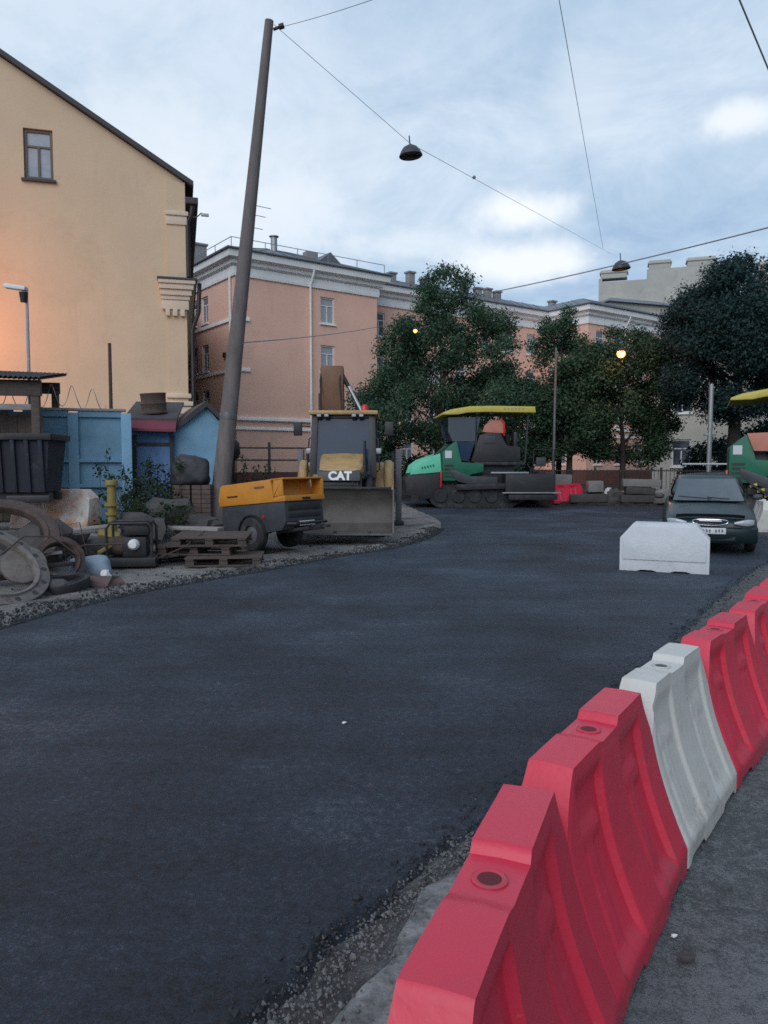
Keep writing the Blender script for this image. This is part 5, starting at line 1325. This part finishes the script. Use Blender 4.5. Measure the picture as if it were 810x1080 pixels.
# skip on a steel frame
def skip():
    a, b2 = P(-70, 486, 13.0), P(52, 486, 13.2); w = (b2 - a).length
    t = thing('skip', 'battered dark blue-black steel skip with upright ribs raised on a low frame', 'skip', (a.x, a.y, .35), math.atan2(b2.y - a.y, b2.x - a.x))
    h0, h1 = .80, 1.80; b = MB(); dpt = 1.0
    o = [(.10,.1), (w-.10,.1), (w-.10,dpt-.1), (.10,dpt-.1)]; u = [(0,0), (w,0), (w,dpt), (0,dpt)]; ui = [(.05,.05), (w-.05,.05), (w-.05,dpt-.05), (.05,dpt-.05)]; oi = [(.15,.15), (w-.15,.15), (w-.15,dpt-.15), (.15,dpt-.15)]
    b.loft([[Vector((x, y, z)) for x, y in q] for q, z in ((o, h0), (u, h1), (ui, h1), (oi, h0 + .05))], smooth=False).build('body', M['skip'], t)
    rm = MB(); rm.box(-.05, w + .05, -.06, .0, h1 - .09, h1 + .02).box(-.05, w + .05, dpt, dpt + .06, h1 - .09, h1 + .02).box(-.06, 0, 0, dpt, h1 - .09, h1 + .02).box(w, w + .06, 0, dpt, h1 - .09, h1 + .02)
    rm.build('rim', M['darksteel'], t, bevel=.012)
    k = 0
    for k in range(8):
        x = .14 + (w - .28) * k / 7
        MB().bar((x, .085, h0), (x, -.02, h1 - .09), .07, .06).build('rib', M['skip'], t, bevel=.008)
    MB().box(.2, w - .05, .2, .32, h0 - .16, h0 - .01).box(.2, w - .05, dpt - .3, dpt - .18, h0 - .16, h0 - .01).build('skid', M['darksteel'], t, bevel=.01)
    MB().box(w - .75, w - .02, .02, .19, h0 - .18, h0 - .05).build('hook_plate', M['black'], t, bevel=.02)
    for x in (.5, w - 1.5):
        for y in (.25, dpt - .25): MB().box(x - .08, x + .08, y - .08, y + .08, -.4, h0 - .165).build('leg', M['darksteel'], t)
skip()
p = P(8, 486, 12.4)
# camera pole on the shelter side
def camera_pole():
    p = P(33, 486, 17.6)
    t = thing('camera_pole', 'thin grey pole with a floodlight housing and small camera at its top', 'pole', (p.x, p.y, .2))
    top = P(28, 306, 17.6) - Vector((p.x, p.y, .2))
    MB().cyl((0,0,-.2), top, .045, .035, 8).build('pole', M['galv'], t)
    MB().obox(top + Vector((-.22, -.05, .05)), (.50, .20, .10), (0, R(8), 0)).build('floodlight', M['white'], t, bevel=.03)
    MB().cyl(top + Vector((-.05, -.05, -.06)), top + Vector((-.05, -.05, -.28)), .10, .07, 12).build('camera', M['darksteel'], t)
    MB().bar(top + Vector((-.06, 0, -.12)), top + Vector((.02, 0, -.12)), .05).build('bracket', M['galv'], t)
camera_pole()
# sodium wall lamp just left of the frame: its orange glow falls on the yellow gable
def sodium():
    ang = R(15); c = P(198, 486, 27.0)
    x = -7.9; q = Vector((c.x + x * math.cos(ang), c.y + x * math.sin(ang), 6.2)); nrm = Vector((math.sin(ang), -math.cos(ang), 0))
    t = thing('wall_lamp', 'lit sodium lamp on a bracket of the yellow gable wall', 'lamp', q)
    h = nrm * 2.2
    MB().tube([(0,0,0), h * .6 + Vector((0,0,.15)), h + Vector((0,0,.1))], .03, 6).build('bracket', M['galv'], t)
    MB().lathe([(0,.16), (.10,.14), (.20,.02), (.21,0)], 18, c=h).build('shade', M['darksteel'], t)
    MB().lathe([(0,-.10), (.07,-.07), (.09,0), (.06,.05)], 14, c=h).build('bulb', mat('sodium_bulb', (.9,.5,.2), .4, emit=((1,.36,.07), 30)), t)
    l = bpy.data.lights.new('sodium_light', 'POINT'); l.energy = 430; l.color = (1, .27, .05); l.shadow_soft_size = .12
    o = bpy.data.objects.new('sodium_light', l); COL.objects.link(o); o.location = q + h + Vector((0,0,-.16)) + nrm * .45
sodium()
# cast-iron rings
def ring_thing(label, loc, rot, ro, ri, th, mt, holes=0, group='cast iron rings thrown on a heap'):
    t = MB(); n = 48
    pr = [(ri, -th/2), (ri, th/2), (ri + (ro-ri)*.25, th/2 + .03), (ri + (ro-ri)*.35, th/2), (ro, th/2), (ro, -th/2)]
    t.lathe(pr, n, closed=True)
    o = t.build('iron_ring', mt, None, bevel=.006); o.location = loc; o.rotation_euler = rot
    tag(o, label, 'iron ring', group)
    if holes:
        hb = MB(); rm = (ro + ri) / 2 + (ro - ri) * .12
        for k in range(holes):
            a = 2 * math.pi * k / holes; hb.cyl((rm * math.cos(a), rm * math.sin(a), th/2 - .002), (rm * math.cos(a), rm * math.sin(a), th/2 + .003), (ro - ri) * .2, None, 12)
        hb.build('bolt_hole', M['black'], o)
    return o
p = P(-15, 603, 9.2); ring_thing('pale iron flange ring with bolt holes lying tilted nearest the road', (p.x, p.y, .44), (R(16), R(33), 0), .76, .58, .07, M['castiron'], 16)
p = P(62, 588, 10.3); ring_thing('dark iron ring standing on edge behind the pale flange ring', (p.x, p.y, .33), (R(70), R(8), R(32)), .33, .23, .18, M['rust'])
p = P(-4, 566, 10.6); ring_thing('brown iron ring hung over the back of the ring heap', (p.x, p.y, .62), (R(34), R(10), R(12)), .82, .62, .12, M['rust'])
p = P(66, 606, 9.8); ring_thing('small dark iron ring lying flat at the foot of the heap', (p.x, p.y, .09), (R(8), R(-6), 0), .34, .24, .12, M['darksteel'])
p = P(25, 588, 9.75)
o = MB().lathe([(0,.03), (.20,.05), (.27,.02), (.28,-.02), (0,-.03)], 28).build('manhole_cover', M['castiron'], None, loc=(p.x, p.y, .36), bevel=.004); o.rotation_euler = (R(50), R(25), R(5)); tag(o, 'pale round manhole cover leaning inside the heap of rings', 'manhole cover')
# planks and rods in the heap
def plank(label, a, b2, w, h, mt='plank', group='loose planks in the yard'):
    a, b2 = Vector(a), Vector(b2); L = (b2 - a).length; m = MB()
    o = m.box(-L/2, L/2, -w/2, w/2, -h/2, h/2).build('plank', M[mt], None, bevel=.006)
    o.location = (a + b2) / 2; o.rotation_euler = ((b2 - a).normalized().to_track_quat('X', 'Z')).to_euler()
    return tag(o, label, 'plank', group)
def rp(px, py, Y, z): 
    q = P(px, py, Y); return Vector((q.x, q.y, z))
plank('long pale plank lying behind the pallets', P(160, 556, 13.9), P(233, 558, 13.4), .22, .06)
plank('short grey plank poking out of the ring heap', P(36, 586, 10.3), P(66, 582, 10.4), .10, .04)
plank('dark plank leaning across the ring heap', P(40, 597, 10.2), P(82, 594, 10.6), .10, .05, 'wood')
plank('pale stick lying between the pump and the pallets', P(152, 605, 11.9), P(196, 600, 12.0), .06, .04)
plank('grey board lying beside the pump frame', P(158, 590, 12.4), P(188, 585, 12.5), .13, .04)
plank('thin board bridging the junk under the stained barrier', P(60, 560, 13.2), P(140, 552, 13.4), .16, .05)
def rod(label, pts, r=.012, mt='rust'):
    return tag(MB().tube(pts, r, 6).build('bent_rod', M[mt]), label, 'rod', 'bent rods in the yard junk')
rod('long bent rod curling out over the pale flange ring', [rp(0, 590, 9.6, .5), rp(25, 575, 9.8, .72), rp(55, 572, 10.0, .7), rp(84, 590, 10.1, .42)])
rod('rod lying across the ring heap towards the pump', [rp(45, 600, 10.4, .35), rp(90, 588, 10.6, .52), rp(128, 584, 10.9, .5)], .015)
rod('thin wire loop sticking up behind the rings', [rp(70, 590, 10.6, .3), rp(64, 560, 10.7, .78), rp(84, 556, 10.8, .82), rp(92, 585, 10.8, .36)], .008)
rod('pipe end lying between the gas riser and the pump', [rp(104, 588, 11.6, .28), rp(128, 574, 12.0, .45)], .035, 'gasyellow')
rod('bent bar leaning on the pallet stack', [rp(160, 603, 11.9, .12), rp(196, 590, 12.1, .33), rp(216, 572, 12.4, .55)], .014)
# pale blue sheet bundle
def blob(name, label, cat, loc, size, mt, seed, rz=0, group=None, sub=3, amp=.18, fl=.0):
    bm = bmesh.new(); bmesh.ops.create_icosphere(bm, subdivisions=sub, radius=1)
    for v in bm.verts:
        c = v.co.copy(); k = 1 + amp * noise.noise(c * 1.3 + Vector((seed, 0, 0))) * 1.6 + amp * .5 * noise.noise(c * 3.3 + Vector((0, seed, 0)))
        c = Vector([math.copysign(abs(q) ** .75, q) for q in c]) * k
        c = Vector((c.x * size[0], c.y * size[1], max(c.z, -.75) * size[2])); v.co = c
    for f in bm.faces: f.smooth = amp < .25
    me = bpy.data.meshes.new(name); bm.to_mesh(me); bm.free(); me.materials.append(mt)
    o = bpy.data.objects.new(name, me); COL.objects.link(o); o.location = loc; o.rotation_euler = (0, 0, rz)
    return tag(o, label, cat, group)
q = rest(P(96, 598, 10.8)); blob('plastic_sheet', 'crumpled pale blue plastic sheet bundle between the rings and the pump', 'plastic sheet', q + Vector((0,0,.17)), (.30,.22,.17), M['bag'], 3)
q = rest(P(100, 615, 10.2)); blob('stone_slab', 'flat reddish broken slab before the blue sheet bundle', 'stone slab', q + Vector((0,0,.05)), (.32,.2,.09), mat('reddish_slab', (.12,.075,.07), .9, 0, .3, 4, bump=.5), 5, sub=2, amp=.3)
q = rest(P(112, 610, 10.6)); blob('stone', 'small white stone chunk beside the blue sheet bundle', 'stone', q + Vector((0,0,.07)), (.07,.06,.10), M['white'], 6, sub=2, amp=.3, group='small stones')
for i, (px, py, Y, s, lab, mm) in enumerate([(178, 548, 14.6, .42, 'dark earth mound under the brick stacks on the left', 'stone_dark'), (150, 560, 13.4, .34, 'dark earth lump behind the motor pump', 'stone_dark'), (40, 575, 11.4, .42, 'blackish lump of scrap behind the ring heap', 'stone_dark'), (60, 628, 9.6, .12, 'dark stone lump before the pale flange ring', 'stone_dark'), (205, 550, 14.3, .3, 'dark earth lump under the brick pallet', 'stone_dark'), (222, 552, 14.4, .28, 'dark rubble lump left of the compressor', 'stone_dark'), (150, 552, 14.5, .22, 'grey stone lump behind the pump', 'stone'), (100, 572, 12.2, .2, 'dark stone lump below the stained barrier', 'stone_dark'), (70, 572, 12.0, .24, 'blackish stone lump under the dark skip', 'stone_dark')]):
    q = rest(P(px, py, Y)); blob('stone', lab, 'stone', q + Vector((0,0,s*.5)), (s*1.3, s, s*.8), M[mm], 20 + i, sub=2, amp=.35, group='small stones')
# yellow gas post
def gas_post():
    q = rest(P(119, 575, 13.0)); h = 1.28 - q.z
    t = thing('gas_riser', 'yellow painted gas riser pipe with a cap and flange beside the pump', 'pipe', q)
    MB().cyl((0,0,-.2), (0,0,h), .075, .075, 14).build('pipe', M['gasyellow'], t)
    MB().cyl((0,0,h), (0,0,h+.09), .115, .105, 14).build('cap', M['gasyellow'], t, bevel=.01)
    MB().cyl((0,0,h*.62), (0,0,h*.62+.05), .13, .13, 14).cyl((0,0,h*.45), (0,0,h*.45+.05), .11, .11, 14).build('flange', M['gasyellow'], t)
    MB().obox((.02,-.22,.1), (.34,.20,.05), (R(25), R(12), .3)).build('foot_plate', M['gasyellow'], t, bevel=.01)
gas_post()
# pump in a frame
def pump():
    q = rest(P(140, 600, 12.0)); t = thing('motor_pump', 'black motor pump in a tube frame on a base plate with a round pale cap', 'pump', (q.x, q.y, q.z), R(8))
    MB().box(-.40, .40, -.28, .28, .02, .16).build('base_plate', M['black'], t, bevel=.02)
    fr = MB()
    for y in (-.25, .25): fr.tube([(-.34,y,.14), (-.34,y,.62), (-.28,y,.70), (.28,y,.70), (.34,y,.62), (.34,y,.14)], .022, 8)
    fr.tube([(-.3,-.25,.70), (-.3,.25,.70)], .02, 6).tube([(.3,-.25,.70), (.3,.25,.70)], .02, 6).build('frame', M['darksteel'], t)
    MB().box(-.1, .30, -.20, .20, .5, .69).build('fuel_tank', M['black'], t, bevel=.05)
    MB().box(-.12, .25, -.18, .18, .16, .48).build('engine_block', M['darksteel'], t, bevel=.03)
    MB().lathe([(0,-.10), (.05,-.095), (.085,-.05), (.09,0), (.0,.0)], 18, axis='y', c=(.06,-.18,.36)).build('round_cap', M['white'], t)
    MB().lathe([(0,-.1), (.13,-.09), (.16,0), (.16,.12), (0,.14)], 18, axis='x', c=(-.24,0,.32)).build('pump_housing', M['rust'], t)
pump()
# pallets
def pallet(label, loc, rz, tilt=0, mt='wood'):
    t = thing('pallet', label, 'pallet', loc, rz, 'wooden pallets in a low stack'); t.rotation_euler = (tilt, 0, rz)
    tp = MB()
    for k in range(6): tp.box(-.6, .6, -.40 + k * .145, -.40 + k * .145 + .10, .122, .144)
    tp.build('deck_board', M[mt], t)
    st_ = MB()
    for x in (-.52, 0, .52):
        for y in (-.33, 0, .33): st_.box(x - .065, x + .065, y - .06, y + .06, .022, .10)
        st_.box(x - .06, x + .06, -.41, .43, .101, .121)
    st_.build('bearer', M[mt], t)
    bt = MB()
    for y in (-.36, 0, .36): bt.box(-.6, .6, y - .05, y + .05, 0, .021)
    bt.build('bottom_board', M[mt], t)
    return t
q = rest(P(235, 598, 12.3)); pallet('lowest wooden pallet nearest the compressor wheel', (q.x + .05, q.y, q.z + .01), R(6))
q2 = rest(P(212, 592, 12.55)); pallet('middle wooden pallet of the low stack before the compressor', (q2.x, q2.y, q.z + .16), R(-3))
pallet('topmost wooden pallet of the stack, slid to the right', (q2.x + .22, q2.y - .05, q.z + .32), R(3), R(2))
q = rest(P(196, 588, 12.9)); pallet('broken wooden pallet on the left, half under the stack', (q.x - .25, q.y, q.z + .02), R(14), R(-3))
# brick pallet with a wrapped bundle on top
def brick_stack(label, x0, x1, Y, zb, h):
    a, b2 = P(x0, 520, Y), P(x1, 520, Y); w = b2.x - a.x
    t = MB(); bw = .21; nx = max(2, int(w / bw)); nz2 = int(h / .095)
    for k in range(nz2):
        for i in range(nx):
            x = i * w / nx; t.box(x + .006, x + w / nx - .006, random.uniform(-.01,.01), .6, k * .095 + .004, k * .095 + .09)
    o = t.build('brick_stack', M['brick'], None, merge=False, loc=(a.x, Y, zb)); return tag(o, label, 'bricks', 'pallets of bricks')
brick_stack('left half of the brown stack of bricks carrying a dark wrapped bundle', 182, 200.5, 15.6, .35, .92)
brick_stack('right half of the brown stack of bricks beside the pole', 202, 222, 15.6, .35, .92)
p = P(198, 490, 15.8); blob('wrapped_bundle', 'dark wrapped bundle lying on the brick stacks', 'bundle', (p.x + .03, p.y + .1, 1.47), (.40,.34,.36), M['wrap'], 9, sub=4, amp=.13)
# weeds
def weeds():
    def plant(name, label, loc, w, h, n, sd, lf=.05):
        t = thing(name, label, 'weeds', loc, 0, 'tall weeds in the yard'); rnd = random.Random(sd); cl = []; st_ = MB()
        for _ in range(n):
            x, y = rnd.gauss(0, w * .5), rnd.gauss(0, .35); hh = h * rnd.uniform(.5, 1.05); lx = rnd.uniform(-.25, .25)
            st_.tube([(x * .1, y * .1, -.08), (x + lx * .4, y, hh * .55), (x + lx, y, hh)], .010, 4, .004)
            for k in range(5): u = rnd.uniform(.25, 1); cl.append(((x + lx * u, y, hh * u), rnd.uniform(.06, .18)))
        st_.build('stem', M['bark'], t, merge=False)
        V, Fc = leaf_cloud(cl, n * 42, lf * .8, sd, .3); mesh_np('foliage', V, Fc, LM['weed'], t)
    q = rest(P(140, 545, 15.6)); plant('weed_clump', 'tall dark weeds growing against the blue fence end', q, .5, 1.5, 16, 1)
    q = rest(P(160, 545, 15.4)); plant('weed_clump', 'lower weeds before the maroon awning shed', q, .6, .95, 16, 2)
    q = rest(P(178, 543, 16.2)); plant('weed_clump', 'tall weeds behind the brick stack before the gabled shed', q, .5, 1.35, 12, 3)
    q = rest(P(170, 562, 14.2)); plant('weed_clump', 'sprawling weeds on the bank left of the brick stack', q, .7, .5, 16, 4)
    q = rest(P(128, 560, 14.2)); plant('weed_clump', 'short weeds behind the yellow gas riser', q, .4, .55, 10, 5)
    q = rest(P(232, 520, 18.4)); plant('weed_clump', 'weeds round the foot of the leaning pole', q, .5, 1.1, 12, 6)
    q = rest(P(255, 520, 20.5)); plant('weed_clump', 'tall weeds along the iron fence behind the compressor', q, .9, 1.7, 22, 7)
    q = rest(P(290, 520, 21.5)); plant('weed_clump', 'weeds along the iron fence left of the backhoe', q, .8, 1.0, 16, 8)
weeds()
# iron fence before the peach block
def iron_fence(name, label, a, b2, h, step, pr, group=None, base=None, rails=(.25, .95), pw=.09):
    a, b2 = Vector(a), Vector(b2); L = (b2 - a).length
    t = thing(name, label, 'fence', a, math.atan2(b2.y - a.y, b2.x - a.x), group)
    n = max(1, int(round(L / step)))
    for k in range(n + 1): MB().box(k * L / n - pw/2, k * L / n + pw/2, -pw/2, pw/2, -.1, h * 1.05).build('post', M['fence'], t)
    m = MB()
    for z in rails: m.box(0, L, -.02, .02, h * z - .025, h * z + .025)
    k = 0
    if pr:
        x = pr
        while x < L: m.box(x - .009, x + .009, -.009, .009, .05, h); x += pr
    m.build('railing', M['fence'], t)
    if base: MB().box(0, L, -.12, .12, -.1, base).build('kerb_base', M['conc'], t, bevel=.02)
iron_fence('iron_fence', 'rusty wire and post fence before the pale pink wall behind the compressor', (P(236, 486, 22.5).x, 22.5, 0), (P(330, 486, 23.5).x, 23.5, 0), 2.15, 1.3, 0, rails=(.2, .42, .62, .80, .97), pw=.07)
a, b2 = P(560, 486, 33.0), P(770, 486, 31.5)
iron_fence('iron_fence', 'low black iron railing on a pale base beyond the far kerb', (a.x, a.y, 0), (b2.x, b2.y, 0), 1.35, 2.4, .16, base=.42)
p = P(243, 486, 20.2)
tag(MB().lathe([(0,2.35), (.10,2.33), (.24,2.18), (.27,1.9), (.20,1.75), (.12,1.72), (.10,0)], 12).build('post_lamp', M['darksteel'], None, loc=(p.x, p.y, 0)), 'dark stubby lantern post just right of the leaning pole', 'lantern')
# ------------------------------------------------------------------ far kerb and rubble
FK = [(4.6,31.4,0), (6.3,29.4,0), (10.3,28.2,0), (20,28.7,0), (30,29.6,0)]
fk = smooth_poly([Vector(p) for p in FK])
NS_old = NS
b = ribbon('far_bank', [off_line(fk, -.3), off_line(fk, 0), off_line(fk, .6), off_line(fk, 1.6), off_line(fk, 4), off_line(fk, 14)], [-.1, .10, .16, .25, .22, .1], M['darkdirt'], zn=.1, zseed=4); tag(b, kind='structure')
def stone_block(label, a, b2, h, dpt, z, mt='stone', grp='concrete kerb stones piled on the far kerb'):
    a, b2 = Vector(a), Vector(b2); L = (b2 - a).length; m = MB().box(-L/2, L/2, -dpt/2, dpt/2, 0, h)
    o = m.build('kerb_stone', M[mt], None, bevel=.03); c = (a + b2) / 2; o.location = (c.x, c.y, z); o.rotation_euler = (random.uniform(-.05,.05), random.uniform(-.05,.05), math.atan2(b2.y - a.y, b2.x - a.x))
    return tag(o, label, 'kerb stone', grp)
stone_block('upper pale kerb stone of the pile left of the green car', P(656, 525, 29.0), P(696, 525, 28.8), .28, .4, .72)
stone_block('middle kerb stone of the pile left of the green car', P(659, 525, 29.0), P(690, 525, 28.9), .26, .45, .43, 'stone_dark')
stone_block('lowest kerb stone of the pile left of the green car', P(654, 525, 28.9), P(698, 525, 28.7), .27, .5, .13, 'stone_dark')
stone_block('pale kerb stone leaning upright beside the white barrier end', P(619, 525, 29.4), P(635, 525, 29.4), .42, .4, .50)
stone_block('long dark kerb stone low in front of the red far barrier', P(601, 525, 29.2), P(640, 525, 29.1), .3, .4, .12, 'stone_dark')
stone_block('pale slab behind the red far barrier', P(578, 525, 31.4), P(602, 525, 31.4), .42, .3, .72)
for i, (px, Y, s, lab) in enumerate([(650, 29.2, .38, 'dark boulder right of the white far barrier'), (625, 29.8, .4, 'dark rubble lump under the upright kerb stone'), (703, 28.5, .42, 'grey boulder just left of the green car'), (612, 30.2, .4, 'dark rubble lump behind the red far barrier'), (712, 29.6, .4, 'dark rubble lump behind the green car mirror'), (675, 29.8, .5, 'dark boulder behind the kerb stone pile')]):
    p = P(px, 520, Y); blob('boulder', lab, 'boulder', (p.x, p.y, .1 + s * .55), (s, s * .8, s * .8), M['stone_dark' if 'dark' in lab else 'stone'], 50 + i, sub=2, amp=.32, group='boulders on the far kerb')
# ------------------------------------------------------------------ poles, lamps, cables
base, top = P(227, 560, 16.0), P(284, 22, 16.0)
base.z = -.05
t = MB()
pts = [base.lerp(top, k / 8) for k in range(9)]
t = thing('utility_pole', 'tall weathered concrete pole leaning to the right above the compressor', 'pole', base)
MB().tube([p - base for p in pts], .205, 18, .088).build('pole', M['poleconc'], t)
MB().cyl(top - base + Vector((.08,0,-.17)), top - base + Vector((.26,-.02,-.11)), .03).cyl(top - base + Vector((.20,-.02,-.13)), top - base + Vector((.30,-.02,-.10)), .055).build('insulator', M['darksteel'], t)
MB().lathe([(.18,-.05), (.185,.0), (.185,.05), (.18,.1)], 18, c=(pts[2] - base)).build('steel_band', M['steel'], t)
def cable(label, a, b2, sag, r, n=24):
    a, b2 = Vector(a), Vector(b2); pts = []
    for k in range(n + 1):
        u = k / n; p = a.lerp(b2, u); p.z -= sag * 4 * u * (1 - u); pts.append(p)
    return tag(MB().tube(pts, r, 5).build('cable', M['wire']), label, 'cable', 'overhead cables')
cable('cable running from the leaning pole top up out of the picture', top + Vector((.28,-.02,-.12)), P(720, -140, 8), .15, .006)
tag(MB().tube([top + Vector((.1,-.05,-.1)), P(433, 151.5, 17.0), P(645, 268, 48)], .006, 5).build('cable', M['wire']), 'long faint span cable from the leaning pole top carrying the near suspended lamp', 'cable', 'overhead cables')
cable('thick cable rising to the right edge across the peach roofs, carrying the far suspended lamp', P(525, 307, 30), P(1100, 163, 14), .12, .02)
cable('faint cable hanging from the top edge down towards the far suspended lamp', P(565, -140, 9), P(636, 262, 34), .0, .006)
cable('short cable crossing the top right corner', P(730, -120, 7), P(1030, 600, 30), .0, .009)
cable('thin cable stretched from the leaning pole across the peach wall', P(247, 362, 16), P(420, 340, 33), .1, .012)
def hung_lamp(label, c, r, tilt=0):
    t = thing('suspended_lamp', label, 'street lamp', c, 0, 'dome lamps hung from span cables'); t.rotation_euler = (tilt, R(-5), 0)
    MB().lathe([(0,.16*r/.25), (.30*r,.15*r/.25), (.62*r,.105*r/.25), (.85*r,.03*r/.25), (r,-.05*r/.25), (1.03*r,-.07*r/.25), (r*.985,-.08*r/.25), (.7*r,.03*r/.25), (0,.12*r/.25)], 28).build('dome_shade', M['greybody'], t)
    MB().lathe([(0,-.07*r/.25), (.86*r,-.068*r/.25), (.9*r,-.05*r/.25)], 24).build('glass_cover', M['steel'], t)
    rb = MB()
    for k in range(8):
        a = R(45 * k); rb.bar((.05*r*math.cos(a), .05*r*math.sin(a), -.085*r/.25), (.9*r*math.cos(a), .9*r*math.sin(a), -.075*r/.25), .018)
    rb.build('guard_wire', M['black'], t)
    MB().cyl((0,0,.14*r/.25), (0,0,.36*r/.25), .014).build('hanger', M['darksteel'], t)
p = P(433, 161, 17.0); hung_lamp('dark dome lamp hanging alone against the sky from the span cable', (p.x, p.y, p.z), .25)
p = P(655, 281, 24.0); hung_lamp('far dome lamp hanging from the thick cable before the firewall', (p.x, p.y, p.z), .28)
p = P(500, 187, 23.2); tag(MB().lathe([(0,-.06), (.05,-.03), (.05,.03), (0,.06)], 10, axis='x').build('cable_clamp', M['wire'], None, loc=p), 'small cable insulator on the span cable right of the dome lamp', 'insulator')
# lit street lamp in the olive tree
def lit_lamp(name, label, p, r, strength, watts, colr):
    t = thing(name, label, 'street lamp', p, 0, 'lit orange street lamps')
    MB().lathe([(0,r*1.5), (r*.6,r*1.4), (r*1.25,r*.6), (r*1.3,r*.5)], 18).build('shade', M['darksteel'], t)
    MB().lathe([(0,-r), (r*.5,-r*.87), (r*.87,-r*.5), (r,0), (r*.87,r*.5), (0,r*.6)], 18).build('bulb', mat('lit_bulb', (1,.6,.3), .4, emit=(colr, strength)), t)
    MB().tube([(0,0,r*1.4), (0,0,r*1.4+.5)], .02, 5).build('hanger', M['darksteel'], t)
    l = bpy.data.lights.new('lamp_light', 'POINT'); l.energy = watts * .5; l.color = (1,.32,.07); l.shadow_soft_size = r
    o = bpy.data.objects.new('lamp_light', l); COL.objects.link(o); o.location = p + Vector((0,-r*1.6,-r*.6))
lit_lamp('street_lamp', 'bright orange street lamp glowing in the olive tree crown', P(655, 373, 31.2), .17, 3.2, 140, (1,.40,.09))
lit_lamp('street_lamp', 'small red-orange street lamp glowing in the big tree crown', P(438, 349, 29.9), .08, 3, 16, (1,.2,.04))
a, b2 = P(746.5, 520, 27.5), P(750.5, 405, 27.5)
t = thing('lamp_post', 'slim pale grey post standing behind the green car', 'post', (a.x, a.y, 0))
MB().cyl((0,0,-.1), b2 - Vector((a.x, a.y, 0)), .09, .075, 12).build('post', M['galv'], t)
MB().box(-.20, .22, -.05, .05, 2.6, 2.68).build('cross_arm', M['galv'], t, bevel=.01)
p = P(583, 520, 32)
t = thing('lamp_post', 'grey steel post beside the left paver, rising into the thin tree', 'post', (p.x, p.y, 0))
MB().cyl((0,0,-.1), (.05,0,6.4), .07, .05, 12).build('post', M['steel'], t)
p = P(608, 520, 37)
# ------------------------------------------------------------------ small litter on the asphalt
for px, py, r, lab in ((363, 763, .014, 'tiny white scrap lying on the open asphalt'), (711, 988, .011, 'tiny white scrap on the old pavement right of the barriers')):
    q = G(px, py); blob('litter_scrap', lab, 'litter', (q.x, q.y, r * .4), (r, r * .8, r * .5), M['white'], 90, sub=1, amp=.3)
q = G(724, 1013); blob('litter_scrap', 'small dark clod on the old pavement right of the barriers', 'litter', (q.x, q.y, .01), (.03, .02, .015), M['stone_dark'], 91, sub=2, amp=.3)
# ------------------------------------------------------------------ view
S.view_settings.view_transform = 'Standard'; S.view_settings.look = 'None'; S.view_settings.exposure = .08; S.view_settings.gamma = 1
S.view_settings.use_curve_mapping = False
S.render.engine = 'CYCLES'
S.cycles.max_bounces = 6; S.cycles.diffuse_bounces = 3; S.cycles.glossy_bounces = 3; S.cycles.transmission_bounces = 3; S.cycles.transparent_max_bounces = 4
S.cycles.caustics_reflective = False; S.cycles.caustics_refractive = False
S.cycles.sample_clamp_indirect = 2
S.cycles.use_denoising = False
S.cycles.filter_width = 1.6
